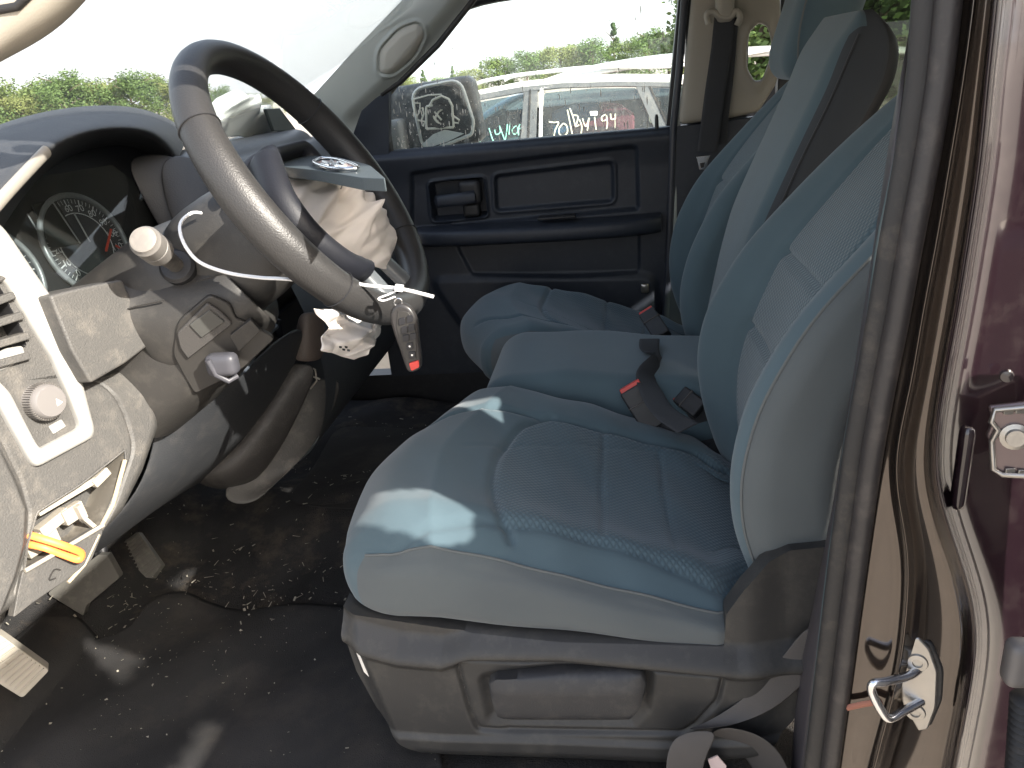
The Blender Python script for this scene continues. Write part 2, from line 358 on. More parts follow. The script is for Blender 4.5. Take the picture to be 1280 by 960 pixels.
# trees --------------------------------------------------------------
LEAFC = [mat('leaves_'+n, c, .7, var=.5, vscale=.9) for n, c in (('a', (.085, .14, .035)), ('b', (.13, .18, .05)), ('c', (.17, .20, .06)), ('d', (.06, .105, .035)))]
BARK = mat('bark', (.12, .09, .065), .95, .8, 40, .3, 6)
def tree_meshes(h, wd, seed, leafm, conif=False, nl=2600, ls=.3):
    r = np.random.default_rng(seed); cl = []
    nc = 40
    for i in range(nc):
        if conif: t = r.uniform(.03, 1); a = r.uniform(0, 6.28); q = wd*.5*(1.02-t)*r.uniform(.3, 1); cl.append((q*math.cos(a), q*math.sin(a), h*t, wd*.13*(1.3-t)+.15))
        else:
            if i > 26: a = r.uniform(0, 6.28); q = wd*r.uniform(.15, .5); cl.append((q*math.cos(a), q*math.sin(a), h*r.uniform(.02, .42), wd*r.uniform(.12, .18))); continue
            a = r.uniform(0, 6.28); el = r.uniform(-.5, 1.5); q = r.uniform(.35, 1)
            cl.append((wd*.42*q*math.cos(a)*math.cos(el*.9), wd*.42*q*math.sin(a)*math.cos(el*.9), h*.58+h*.36*q*math.sin(el), wd*r.uniform(.10, .19)))
    V = []; F = []
    for i in range(nl):
        c = cl[r.integers(nc)]; d = r.normal(size=3); d /= np.linalg.norm(d); rr = c[3]*r.uniform(.55, 1.08)
        p = np.array(c[:3])+d*rr*np.array([1, 1, .8]); nn = d+r.normal(size=3)*.7; nn /= np.linalg.norm(nn)
        u = np.cross(nn, [.3, .1, 1]); u /= np.linalg.norm(u); v = np.cross(nn, u); s = ls*r.uniform(.5, 1.2)
        k = len(V); V += [tuple(p-u*s*.5), tuple(p+v*s*.32), tuple(p+u*s*.5), tuple(p-v*s*.32)]; F.append([k, k+1, k+2, k+3])
    mc = bpy.data.meshes.new('crown'); mc.from_pydata(V, [], F); mc.materials.append(leafm)
    TV, TF = sweep_geo([(0, 0, 0), (.05, .03, h*.3), (.0, .1, h*.55), (0, 0, h*.9)], [h*.03, h*.022, h*.014, h*.004], seg=8)
    for a in range(7):
        an = a*2.4; z0 = h*(.3+.08*a); v2, f2 = sweep_geo([(0, 0, z0), (wd*.18*math.cos(an), wd*.18*math.sin(an), z0+h*.1), (wd*.36*math.cos(an), wd*.36*math.sin(an), z0+h*.16)], [h*.012, h*.008, h*.003], seg=6)
        k = len(TV); TV += v2; TF += [[q+k for q in f] for f in f2]
    mt = bpy.data.meshes.new('trunk'); mt.from_pydata([tuple(v) for v in TV], [], TF); mt.materials.append(BARK)
    mt.polygons.foreach_set('use_smooth', [True]*len(mt.polygons))
    return mc, mt
TK = [('broad_tree', tree_meshes(8, 9, 1, LEAFC[0], nl=6200, ls=.34)), ('broad_tree', tree_meshes(7.2, 9.5, 2, LEAFC[1], nl=6200, ls=.34)),
      ('broad_tree', tree_meshes(6.4, 8.5, 3, LEAFC[2], nl=5200, ls=.3)), ('spruce_tree', tree_meshes(10, 4.6, 4, LEAFC[3], True, nl=5200, ls=.32)),
      ('pine_tree', tree_meshes(9, 5, 5, LEAFC[0], True, nl=4600, ls=.34))]
NT = [0]
def tree(k, x, y, s, label, group):
    name, (mc, mt) = TK[k]; t = thing(name, (x, y, 0), label, 'tree', group); t.scale = (s, s, s*random.uniform(.95, 1.05)); t.rotation_euler.z = random.uniform(0, 6.28)
    for nm, me in (('crown', mc), ('trunk', mt)):
        o = bpy.data.objects.new(nm, me); COL.objects.link(o); o.parent = t
def dirn(px): d = ray(px, 90); return Vector((d.x, d.y)).normalized()
KL = ['round deep green broadleaf tree', 'wide mid green broadleaf tree', 'low yellow green leafy tree', 'tall pointed dark spruce', 'ragged narrow pine']
def treeline(spec, group):
    for px, dist, top, k, where in spec:
        d = dirn(px); x, y = d*dist
        hor = 154-.1*px; H = 1.75+(hor-top)/FPX*dist*1.08; H0 = (8, 7.2, 6.4, 10, 9)[k]*(1.2 if 'windshield' in group else 1.0)
        tree(k, x, y, max(.3, H/H0), KL[k]+' '+where, group)
def spread(spec, fmt): return [(*q, fmt(i, q)) for i, q in enumerate(spec)]
ORD = ['first', 'second', 'third', 'fourth', 'fifth', 'sixth', 'seventh', 'eighth', 'ninth', 'tenth', 'eleventh', 'twelfth', 'thirteenth', 'fourteenth', 'fifteenth', 'sixteenth', 'seventeenth', 'eighteenth', 'nineteenth', 'twentieth']
LS = [(-60, 78, 96, 0), (-20, 84, 104, 1), (14, 80, 120, 2), (42, 86, 100, 1), (70, 78, 92, 0), (100, 84, 96, 1), (128, 80, 100, 2), (155, 77, 90, 0), (185, 86, 92, 1), (214, 80, 100, 2), (240, 84, 104, 1), (270, 78, 108, 0), (305, 82, 112, 1), (340, 80, 108, 2)]
treeline(spread(LS, lambda i, q: 'over the dashboard, '+ORD[i]+' from the left'), 'trees seen through the windshield')
RS = [(480, 78, 104, 1), (505, 74, 96, 2), (528, 84, 92, 4), (548, 78, 98, 1), (566, 82, 90, 4), (584, 78, 86, 2), (602, 86, 80, 3), (622, 80, 74, 1), (640, 84, 78, 4), (658, 78, 68, 0), (680, 84, 66, 1), (702, 80, 62, 2), (722, 86, 58, 1), (742, 78, 52, 0), (768, 84, 36, 3), (790, 80, 52, 1), (812, 76, 46, 0), (836, 84, 44, 1), (860, 80, 44, 2), (885, 84, 38, 1)]
treeline(spread(RS, lambda i, q: 'over the car, '+ORD[i]+' from the mirror'), 'trees seen over the parked car')
BS = [(915, 34, -30, 1), (950, 30, -60, 0), (985, 36, -70, 1), (1020, 30, -90, 0), (1060, 33, -100, 1), (1100, 28, -110, 0), (1140, 32, -120, 1), (1185, 30, -130, 0), (1230, 34, -120, 1), (935, 44, -40, 0), (1000, 46, -70, 1), (1080, 44, -80, 1)]
treeline(spread(BS, lambda i, q: 'behind the cab, '+ORD[i]+' counting from the far seat belt'), 'near trees behind the truck')
for i, a in enumerate(range(35, 325, 24)):     # the same woods go on round the lot, out of the frame
    d = Vector((math.sin(math.radians(a)), math.cos(math.radians(a))))*random.uniform(95, 115)
    tree(i % 5, d.x, d.y, .85, KL[i % 5]+' behind the photographer, '+ORD[i]+' round the lot', 'woods around the lot')

# ================================================================== silver car parked beside the truck
SILV = mat('silver_car_paint', (.62, .62, .6), .3, metal=.3, coat=.6, dust=.2)
SILW = mat('white_car_paint', (.8, .79, .76), .3, coat=.6)
CARGL = glass('car_glass', (.45, .55, .6), dirt=.35, dscale=18, base_dirt=.04, dcol=(.75, .75, .7))
DARKI = mat('car_interior', (.04, .042, .05), .8)
car = thing('parked_car', (-.2, 5.1, 0), 'silver car with roof rails and numbers chalked on its windows, parked beyond the passenger door', 'car')
SO, SN = Vector((0, 4.3, 1.35)), Vector((0, -.97, .24)).normalized()
def SP(px, py, off=0): return GP(px, py, SO, SN)+SN*off
# stations: x, roof height ; front is at -x
ST = [(-2.35, .62, .62), (-2.30, .80, .80), (-2.0, .96, .96), (-1.45, 1.06, 1.06), (-1.15, 1.08, 1.20), (-.85, 1.09, 1.45), (-.55, 1.10, 1.62), (-.2, 1.11, 1.70), (.25, 1.12, 1.725), (.8, 1.14, 1.72), (1.4, 1.16, 1.68), (1.75, 1.17, 1.60), (2.05, 1.15, 1.18), (2.15, 1.0, 1.0), (2.2, .5, .5)]
rows = []
for x, b, rf in ST:
    t = 1-abs(x/2.3)**6*.25
    yy = lambda q: 5.13+q*.87*t
    rows.append([Vector((x, yy(-s_), z)) for s_, z in ((.94, .28), (1.0, .45), (1.0, .75), (.97, b-.02), (.95, b))][:5])
grid('body_side', rows, SILV, car, sub=2)
rows2 = [[Vector((v.x, 10.26-v.y, v.z)) for v in r] for r in rows]; grid('body_side', rows2, SILV, car, sub=2)
hood = [[Vector((x, 5.13+q*.83*(1-abs(x/2.3)**6*.25), b+.03*(1-q*q))) for q in (-1, -.6, 0, .6, 1)] for x, b, rf in ST[:5]]; grid('bonnet', hood, SILV, car)
top = [[Vector((x, 5.13+q*.70, rf-.02*(abs(q) > .9)+.015*(1-q*q))) for q in (-1, -.9, -.4, 0, .4, .9, 1)] for x, b, rf in ST[5:12]]; grid('roof', top, SILW, car, thick=.03)
ws = [[Vector((x, 5.13+q*ww, z)) for q in (-1, -.5, 0, .5, 1)] for x, z, ww in ((-1.32, 1.08, .8), (-1.1, 1.25, .77), (-.86, 1.44, .72))]; grid('windshield', ws, CARGL, car)
rg = [[Vector((x, 5.13+q*ww, z)) for q in (-1, 0, 1)] for x, z, ww in ((1.76, 1.6, .70), (2.06, 1.17, .8))]; grid('rear_window', rg, CARGL, car)
def side(name, pts, m, off, par=car, th=.02, r=.12, bv=.004): return plate(name, round_poly([SP(a, b, off) for a, b in pts], r, 3), -SN*th, m, par, bv)
FRG = mat('door_frame_silver', (.13, .135, .14), .35, metal=.2, dust=.3)
side('roof_side', [(500, 146), (548, 128), (600, 112), (650, 102), (700, 96), (770, 92), (860, 93), (860, 105), (770, 103.5), (700, 105.5), (650, 111), (600, 120), (548, 133), (502, 152)], SILW, -.004, r=.05)
side('door_frame', [(500, 150), (545, 131), (600, 118), (650, 109), (700, 104), (770, 102), (850, 103), (850, 109), (770, 108), (700, 110), (655, 115), (600, 125), (548, 139), (505, 158)], FRG, .006, r=.05)
side('door_frame', [(655, 112), (672, 110), (668, 238), (646, 240)], FRG, .004, r=.02)
side('door_frame', [(794, 106), (811, 106), (842, 170), (850, 230), (832, 230), (820, 165)], FRG, .004, r=.02)
side('window_seal', [(662, 112), (664, 112), (659, 238), (656, 238)], RUB, .008, th=.006, r=.0, bv=0)
side('window_seal', [(811, 108), (813.5, 108), (843, 172), (840, 172)], RUB, .008, th=.006, r=.0, bv=0)
side('edge_highlight', [(675, 111), (679, 111), (677, 236), (672, 237)], SILW, .012, r=.1, th=.012)  # highlight along the door edge, put in as a white strip
wa = side('window', [(480, 178), (545, 141), (600, 127), (655, 117), (647, 236), (480, 250)], CARGL, -.01, th=.004, r=.05, bv=0)
wb = side('window', [(680, 116), (740, 110), (795, 109.5), (818, 160), (830, 228), (674, 234)], CARGL, -.01, th=.004, r=.05, bv=0)
wc = side('window', [(814, 109), (880, 112), (905, 228), (852, 230), (842, 166)], CARGL, -.01, th=.004, r=.05, bv=0)
CHALK = mat('window_marker', (.62, .62, .48), .8); CHALKB = mat('window_marker_green', (.25, .55, .45), .8)
def stroke(par, pts, m, w_=.0036):
    p = cat_rom([SP(a, b, -.004) for a, b in pts], 5); tube('marker_stroke', p, w_, m, par, rh=.0015, seg=6, up=SN)
# rear door window:  70 W H 4 1 9 4
for L in ([(686, 152), (692, 153), (698, 153), (694, 162), (692, 171)], [(704, 154), (699, 160), (699, 167), (704, 170), (709, 165), (708, 157), (704, 154)],
          [(709, 137), (712, 152), (715, 167)], [(712, 135), (716, 146), (719, 157)], [(716, 144), (722, 145), (721, 153), (719, 158), (724, 156)], [(724, 149), (727, 158), (726, 168)], [(728, 148), (732, 158), (736, 148)], [(736, 147), (735, 155), (734, 163)],
          [(743, 146), (744, 155), (745, 162)], [(757, 143), (752, 146), (753, 151), (758, 149), (758, 144), (759, 154), (758, 161)],
          [(763, 142), (764, 149), (769, 148)], [(769, 142), (769, 152), (769, 160)], [(811, 141), (813, 152), (816, 152)]): stroke(wb, L, CHALK)
side('paper_sticker', [(737, 139), (747, 138.5), (747, 144), (738, 144.5)], SILW, -.003, wb, th=.002, r=.2, bv=0)
for L in ([(585, 170), (586, 182)], [(598, 164), (600, 173), (599, 182)], [(598, 165), (605, 162), (603, 170), (600, 173)], [(611, 160), (614, 170), (617, 178)], [(618, 162), (620, 168), (625, 165), (624, 157)],
          [(624, 157), (628, 168), (631, 176)], [(631, 176), (633, 165), (634, 155)], [(637, 154), (636, 168)], [(643, 158), (640, 163), (643, 168), (647, 164), (646, 158), (643, 158)], [(650, 155), (648, 160), (648, 169)], [(649, 161), (653, 159)]): stroke(wa, L, CHALKB, .0034)
# inside: seat, green panel; red and blue panels added for reflections in the glass
REDC = mat('red_reflection_panel', (.62, .10, .12), .8, var=.1); BLUC = mat('blue_reflection_panel', (.12, .30, .48), .8, var=.2); TANC = mat('tan_seat', (.42, .2, .13), .85, var=.1)
inn = lambda nm, pts, m, y: plate(nm, round_poly([G(a, b, y) for a, b in pts], .15, 3), (0, .1, 0), m, car, .01)
inn('red_reflection_panel', [(752, 128), (775, 130), (793, 143), (793, 240), (715, 240), (712, 158), (745, 150)], REDC, 4.62)
inn('blue_reflection_panel', [(690, 140), (715, 130), (750, 128), (752, 240), (690, 240)], BLUC, 4.66)
inn('tan_seat', [(560, 168), (600, 150), (648, 138), (648, 160), (600, 172), (560, 184)], TANC, 4.62)
inn('green_panel', [(560, 184), (600, 170), (648, 160), (648, 240), (560, 240)], mat('teal_panel', (.1, .3, .3), .8), 4.7)
box('cabin_floor', -1.2, 1.9, 4.5, 5.8, .5, .55, DARKI, car); box('cabin_lining', -1.0, 1.7, 5.70, 5.75, .5, 1.5, DARKI, car)
rl = [G(a, b, 4.42) for a, b in ((590, 108), (603, 102), (640, 95), (700, 88), (760, 84), (850, 82))]+[Vector((.9, 4.42, 1.735)), Vector((1.3, 4.42, 1.70)), Vector((1.42, 4.42, 1.66))]
tube('roof_rail', cat_rom(rl, 6), .013, SILW, car, rh=.010); tube('roof_rail', cat_rom([Vector((v.x, 10.22-v.y, v.z)) for v in rl], 6), .013, SILW, car, rh=.010)
for x in (-1.45, 1.4):
    for yy in (4.28, 5.98):
        tw = lathe('wheel', (x, yy-.1, .34), (0, 1, 0), [(0, .2), (0, .32), (.03, .345), (.17, .345), (.2, .32), (.2, .2)], RUB, car)
        lathe('rim', (x, yy-.11 if yy < 5 else yy+.08, .34), (0, 1, 0), [(0, .05), (.0, .21), (.03, .23), (.03, .05)], STEEL, tw)

# ================================================================== passenger door
YD = 2.30
door = thing('passenger_door', (-.25, YD, .86), 'closed passenger door with dark grained liner, pull pocket and armrest under a dusty window', 'door')
X0, X1, Z0, Z1 = -.76, .155, .86, 1.566
nx, nz = 250, 190
xs = np.linspace(X0, X1, nx); zs = np.linspace(Z0, Z1, nz); XX, ZZ = np.meshgrid(xs, zs)
def dpoly(px, r=.2): return rpoly2([(G(a, b, YD).x, G(a, b, YD).z) for a, b in px], r)
def S(px, r=.2): return sdp(dpoly(px, r), XX, ZZ)
H = np.zeros_like(XX)
d = S([(514, 215), (560, 208), (797, 180), (799, 258), (797, 262), (514, 288)], .12); H -= .018*sstep(.004, -.010, d)
d = S([(618, 220), (766, 202), (767, 252), (620, 264)], .15); H -= .010*sstep(.002, -.007, d); H += .004*np.exp(-((d-.006)/.004)**2)
d = S([(536, 229), (604, 222), (609, 270), (541, 277)], .12); H += .006*np.exp(-((d-.004)/.004)**2)-.045*sstep(.0, -.006, d)
d = S([(560, 338), (832, 300), (820, 345), (560, 380)], .1)
d = S([(570, 305), (800, 286), (800, 340), (720, 345), (590, 343)], .15); H -= .009*sstep(.003, -.008, d)      # lower map pocket
d = S([(535, 345), (820, 340), (830, 420), (600, 440)], .2); H += .012*sstep(.01, -.02, d)
zt = Z1-ZZ; H += -.022*np.exp(-(zt/.012)**2)       # rolled top edge
H += .03*sstep(.11, .0, zt-.0)*.5
H = H+.0
V = [(XX[i, j], YD-.012-H[i, j], ZZ[i, j]) for i in range(nz) for j in range(nx)]
F = [[i*nx+j, i*nx+j+1, (i+1)*nx+j+1, (i+1)*nx+j] for i in range(nz-1) for j in range(nx-1)]
k = len(V); V += [(X0, YD+.06, Z0), (X1, YD+.06, Z0), (X1, YD+.06, Z1), (X0, YD+.06, Z1)]
F += [[0]+[k, k+1]+[j for j in range(nx-1, 0, -1)], [(nz-1)*nx+j for j in range(nx)]+[k+2, k+3], [i*nx for i in range(nz)]+[k+3, k], [i*nx+nx-1 for i in range(nz-1, -1, -1)]+[k+1, k+2][::1]]
build('door_liner', V, F, DOORM, door, sharp=70)
# armrest ledge
ar = [(-.60, 1.338, .03), (-.585, 1.338, .085), (-.4, 1.335, .10), (-.1, 1.33, .10), (.08, 1.33, .085), (.125, 1.332, .05)]
rows = [[Vector((x, YD+.01, z+.004)) , Vector((x, YD-p, z+.004)), Vector((x, YD-p-.012, z-.006)), Vector((x, YD-p-.012, z-.035)), Vector((x, YD-p, z-.047)), Vector((x, YD-p*.4, z-.055)), Vector((x, YD+.01, z-.055))] for x, z, p in ar]
o = grid('armrest', rows, DOORM, door, thick=.006, sub=2)
obox('pull_cup', G(696, 271, YD-.05)+Vector((0, 0, -.0)), (.055, 0, 0), (0, .02, 0), (0, 0, .004), BLACKP, door, .003)
hd = tube('door_handle', [G(546, 252, YD-.0), G(548, 252, YD-.02), G(575, 249, YD-.026), G(592, 246, YD-.02), G(596, 245, YD+.02)], .007, DOORM, door, rh=.018, seg=12)
rod('handle_knuckle', G(588, 240, YD+.01), (.034, .02, .036), .014, BLACKP, hd)
rod('handle_knuckle', G(590, 262, YD+.01), (.026, .018, .02), .01, BLACKP, hd)
lathe('lock_knob', G(821, 158, YD-.0)-Vector((0, 0, .01)), (0, 0, 1), [(0, .006), (.035, .005), (.042, .003)], BLACKP, door, 12)
rod('lower_bracket', G(806, 360, YD-.03), (.012, .006, .014), .004, STEEL, door, n=(4, 4, 4))
# window frame, quarter trim and glass
fr = [(-.715, 1.56), (-.70, 1.60), (-.685, 1.68)]
box('front_channel', -.668, -.655, YD-.005, YD+.035, 1.55, 1.74, RUB, door, .003)
tr = [GP(*q, Vector((0, YD-.01, 0)), Vector((0, 1, 0))) for q in ((486, 196), (486, 108), (470, 118), (452, 134), (438, 160), (432, 185), (440, 200))]
plate('mirror_sail', round_poly(tr, .1, 3), (0, .03, 0), DOORM, door, .006)
RUBF = mat('frame_black', (.012, .013, .016), .5)
plate('rear_frame', [G(a, b, YD-.005) for a, b in ((851, -30), (864, -30), (845, 156), (833, 158))], (0, .04, 0), RUBF, door, .004)
tube('top_frame', cat_rom([Vector((.185, YD+.01, 1.93)), Vector((-.1, YD+.01, 1.95)), Vector((-.38, YD+.01, 1.94)), Vector((-.5, YD+.02, 1.86)), Vector((-.66, YD+.03, 1.73))], 6), .02, RUBF, door, rh=.022)
DGL = glass('door_glass', (.93, .97, .96), dirt=.4, dscale=55, base_dirt=.03)
plate('door_window', [Vector((-.66, YD+.02, 1.55)), Vector((.17, YD+.02, 1.55)), Vector((.185, YD+.02, 1.93)), Vector((-.38, YD+.02, 1.93)), Vector((-.66, YD+.02, 1.72))], (0, .004, 0), DGL, door, 0)
sp = random.Random(3); V = []; F = []          # dried splashes on the pane
for i in range(420):
    x, z = sp.uniform(-.64, .17), 1.56+abs(sp.gauss(0, .12)); r = sp.uniform(.0006, .0019); L = r*sp.choice([1, 1, 1, 4, 7])
    if z > 1.9 or (x < -.42 and z > 1.72+(x+.66)*.9): continue
    k = len(V)
    for a in range(6): V.append((x+r*math.cos(a*1.047), YD+.0185, z+L*math.sin(a*1.047)))
    F.append([k+a for a in range(6)])
tag(build('dirt_splashes', V, F, mat('dried_dirt', (.75, .72, .65), .9), door, smooth=False, recalc=False), kind='stuff')

# side mirror bolted to the passenger door
mir = rod('side_mirror', G(545, 146, 2.52), (.145, .055, .105), (.03, .03, .03), mat('mirror_housing', (.05, .055, .06), .45, var=.2, dust=.5, dustcol=(.45, .45, .42), dscale=60), door, n=(16, 8, 16),
    deform=lambda V, C: np.c_[V[:, 0]+V[:, 2]*-.10, V[:, 1]+(V[:, 0] < 0)*0, V[:, 2]*(1-.12*C[:, 0]*(C[:, 2] < 0))+V[:, 0]*.06])
MO, MN = Vector((0, 2.452, 0)), Vector((0, -1, 0))
def MP(px, py, off=0): return G(px, py, MO.y-off)
ring_o = round_poly([MP(*q) for q in ((513, 112), (575, 99), (592, 152), (590, 168), (536, 189), (527, 178))], .28, 5)
ring_i = round_poly([MP(*q, -.004) for q in ((517, 114), (573, 103), (588, 153), (586, 164), (538, 183), (531, 174))], .28, 5)
tube('mirror_rim', ring_o, .005, mat('mirror_edge', (.7, .7, .66), .5, dust=.4), mir, rh=.006, seg=8, closed=True, up=(0, 1, 0))
plate('mirror_cavity', ring_i, (0, .004, 0), mat('cavity', (.03, .035, .04), .7, dust=.4, dustcol=(.4, .4, .4), dscale=120), mir, 0)
MW = mat('mirror_mount', (.85, .8, .7), .5, dust=.3)
def wire(L, r=.0042, m=MW, nm='mount_bracket', off=.012): tube(nm, [MP(a, b, off) for a, b in L], r, m, mir, seg=6)
wire([(533, 133), (533, 161)], .004); wire([(533, 161), (567, 159)], .004); wire([(533, 133), (541, 132)], .004); wire([(565, 131), (567, 159)], .004)
wire([(536, 134), (541, 125), (552, 120), (561, 124), (566, 134)], .004); wire([(517, 124), (535, 119), (552, 118)], .0025)
wire([(518, 129), (525, 129), (525, 139), (521, 146), (518, 140), (518, 129)], .0025); wire([(528, 134), (530, 142), (527, 150)], .003)
wire([(567, 145), (574, 150), (573, 154), (566, 153)], .003); wire([(538, 142), (548, 154), (557, 158)], .004); wire([(540, 136), (552, 150)], .003); wire([(543, 150), (548, 140), (556, 134)], .003); wire([(522, 150), (531, 152), (529, 158)], .003)
lathe('mirror_motor', MP(551, 145, .0), (0, -1, 0), [(.004, .02), (.018, .022), (.018, .035), (.006, .037), (.006, .02)], BLACKP, mir, 20)
plate('mirror_shard', [MP(*q, .006) for q in ((541, 168), (556, 162), (580, 167), (560, 177), (541, 183), (530, 184), (528, 180))], (0, .004, 0), mat('shard', (.8, .8, .78), .15), mir, .001)
rod('mirror_arm', G(500, 174, 2.45), (.022, .06, .06), .012, mat('mirror_arm', (.28, .28, .27), .5), mir, n=(6, 6, 6))

# ================================================================== far A pillar, windshield
ap = thing('pillar_trim', (-.65, 2.2, 1.6), 'pale grey trim on the slanting windshield pillar beside the passenger window, with an oval cap', 'pillar trim')
ao, an = Vector((-.62, 2.17, 1.85)), Vector((.16, -.93, -.25)).normalized()
OV = rpoly2([(474, 62), (500, 34), (524, 26), (532, 42), (518, 72), (492, 92), (474, 90)], .4, 5)
def aph(X, Y):
    u_ = dline([(640, -80), (452, 142)], X, Y)
    h = .018*(1-(np.clip(u_/62, 0, 1))**2) - .02*sstep(-26, 0, -dline([(640, -40), (590, 2), (500, 106), (452, 152)], X, Y))
    d = sdp(OV, X, Y); return h+.0035*np.exp(-((d-3)/2.5)**2)-.004*np.exp(-(d/1.3)**2)+.004*sstep(0, -9, d)
sheet('pillar_cover', [(560, -80), (503, 0), (440, 66), (384, 128), (374, 152)], [(648, -80), (592, 2), (546, 60), (500, 104), (470, 122), (452, 138), (442, 166)], ao, an, aph, [GREYT, mat('cap_grey', (.36, .35, .31), .6, .4, 500)], ap, 160, 70,
      matf=lambda X, Y: sdp(OV, X, Y) < -1)
tube('pillar_seal', [GP(a, b, ao, an)-an*.004 for a, b in ((648, -80), (592, 0), (547, 57), (500, 103), (476, 118))], .008, RUB, ap)
dash_glass = glass('windshield_glass', (.97, .985, .98), dirt=.04, dscale=12, base_dirt=.015)
wsh = grid('windshield', [[Vector((x, y, z)) for y in (.80, 1.1, 1.5, 1.9, 2.2)] for x, z in ((-.44, 1.965), (-.75, 1.80), (-1.10, 1.60))], dash_glass, None, thick=.005, sub=1)
tag(wsh, 'wide raked windshield above the dashboard, the pale sky seen through it', 'windshield')
an2 = thing('pillar_trim', (-.6, .76, 1.7), 'sunlit beige trim in the top left corner on the driver side windshield pillar', 'pillar trim')
rr = [[(-60, 92, .80), (-30, 84, .765), (-30, 70, .755), (-60, 20, .76)], [(0, 66, .80), (0, 56, .765), (0, 40, .755), (0, -10, .76)], [(62, 34, .80), (58, 22, .765), (42, 8, .755), (20, -40, .76)], [(104, -8, .80), (92, -18, .765), (70, -40, .755), (40, -80, .76)], [(150, -70, .80), (140, -80, .765), (110, -100, .755), (70, -130, .76)]]
grid('pillar_cover', [[G(*q) for q in r] for r in rr], BEIGE, an2, thick=.01)
tube('pillar_seal', [G(-40, 22, .748), G(0, 12, .748), G(22, 8, .748), G(44, -14, .748)], .004, RUB, an2)
tube('roof_side_seal', [Vector((-.42, .745, 1.95)), Vector((.3, .745, 1.96)), Vector((1.3, .745, 1.95))], .014, RUB, an2)

# ================================================================== far B pillar and belt
bp_ = thing('pillar_trim', (.3, 2.26, .86), 'beige upper and black lower trim of the pillar behind the passenger door, pierced by an oval opening', 'pillar trim')
yb = 2.24
HOLE = rpoly2([(937, 40), (948, 29), (959, 33), (964, 50), (962, 75), (952, 100), (943, 101), (934, 85), (934, 60)], .3, 4)
outer = resample([(848, 156), (858, 60), (868, -40), (920, -60), (972, -60), (976, 20), (978, 70), (970, 105), (948, 140), (905, 149), (848, 156)], 97)[:-1]
ctr = np.array([948., 66.]); H_ = resample(HOLE+[HOLE[0]], 97)[:-1]
def angsort(P0, n=96):
    a = np.arctan2(P0[:, 1]-ctr[1], P0[:, 0]-ctr[0]); return P0, a
def hit(poly, th):
    dx, dy = math.cos(th), math.sin(th); best = None
    for i in range(len(poly)):
        a, b = poly[i-1], poly[i]; e = b-a; det = dx*(-e[1])+dy*e[0]
        if abs(det) < 1e-9: continue
        t = ((a[0]-ctr[0])*(-e[1])+(a[1]-ctr[1])*e[0])/det; s = (dx*(a[1]-ctr[1])-dy*(a[0]-ctr[0]))/det
        if t > 0 and -1e-6 <= s <= 1+1e-6 and (best is None or t > best): best = t
    return ctr+best*np.array([dx, dy])
ths = np.linspace(-math.pi, math.pi, 145)[:-1]; rows = []
for f_, off in ((0, -.03), (0, -.004), (.04, .004), (.12, .009), (.25, .006), (.45, 0), (.7, 0), (.92, .0), (1, -.006), (1, -.03)):
    r = []
    for th in ths:
        a, b = hit(H_, th), hit(outer, th); L = np.linalg.norm(b-a); ff = f_ if f_ in (0, 1) else f_*min(1, 40/max(L, 1)) if f_ < .5 else f_
        q = a+(b-a)*ff; r.append(G(q[0], q[1], yb-off))
    rows.append(r+[r[0]])
grid('pillar_cover', rows, BEIGE, bp_, sub=1)
lw = [(846, 158), (905, 151), (990, 140), (990, 470), (832, 440), (838, 300)]
plate('lower_cover', round_poly([G(a, b, yb+.02) for a, b in lw], .03, 3), (0, .04, 0), DOORM, bp_, .006)
tube('door_seal', [G(858, -30, 2.262), G(849, 90, 2.262), G(842, 156, 2.262), G(837, 300, 2.262), G(830, 440, 2.262)], .006, mat('seal_blue', (.03, .034, .045), .4), bp_, rh=.01)
tube('door_seal', [G(870, -30, 2.27), G(857, 100, 2.27), G(847, 160, 2.27), G(843, 300, 2.262)], .006, GREYT, bp_)
structure(box('cab_pillar_core', .20, .362, 2.30, 2.36, .62, 1.96, BLACKP, bv=0))
# rear passenger door with its dark window
rd = thing('rear_passenger_door', (.9, 2.3, .86), 'rear passenger door with a tinted window glimpsed behind the seats', 'door')
box('door_liner', .45, 1.34, 2.28, 2.34, .86, 1.56, DOORM, rd)
RGL = glass('tinted_glass', (.34, .38, .34), dirt=.1, base_dirt=.01)
plate('door_window', [Vector(q) for q in ((.45, 2.31, 1.56), (1.34, 2.31, 1.56), (1.30, 2.31, 1.95), (.47, 2.31, 1.95))], (0, .004, 0), RGL, rd, 0)
box('window_frame', .44, .465, 2.29, 2.33, 1.5, 1.955, RUBF, rd, .003)
rw = plate('rear_window', [Vector(q) for q in ((1.38, .80, 1.56), (1.38, 2.24, 1.56), (1.38, 2.16, 1.95), (1.38, .88, 1.95))], (.004, 0, 0), RGL, None, 0)
tag(rw, 'tinted rear window of the truck cab behind the seats', 'window')

sb = thing('seat_belt', (.27, 2.2, 1.47), 'black passenger seat belt hanging from a beige anchor on the far pillar', 'seat belt')
tube('webbing', [G(906, 20, 2.205), G(902, 60, 2.2), G(893, 120, 2.19), G(884, 190, 2.175)], .026, WEB, sb, rh=.002, seg=10, square=True, up=(0, 1, 0))
tube('webbing', [G(912, 22, 2.215), G(907, 90, 2.212), G(900, 150, 2.21), G(898, 180, 2.21)], .022, WEB, sb, rh=.0015, seg=10, square=True, up=(0, 1, 0))
g = tube('belt_guide', cat_rom([G(886, 30, 2.2), G(884, 18, 2.2), G(892, 15, 2.2), G(900, 21, 2.2), G(913, 21, 2.2), G(920, 14, 2.2), G(925, 22, 2.2), G(921, 32, 2.2)], 5), .009, BEIGE, sb, rh=.008)
rod('anchor_cover', G(906, 0, 2.21), (.023, .018, .052), .014, BEIGE, sb, n=(8, 8, 8))
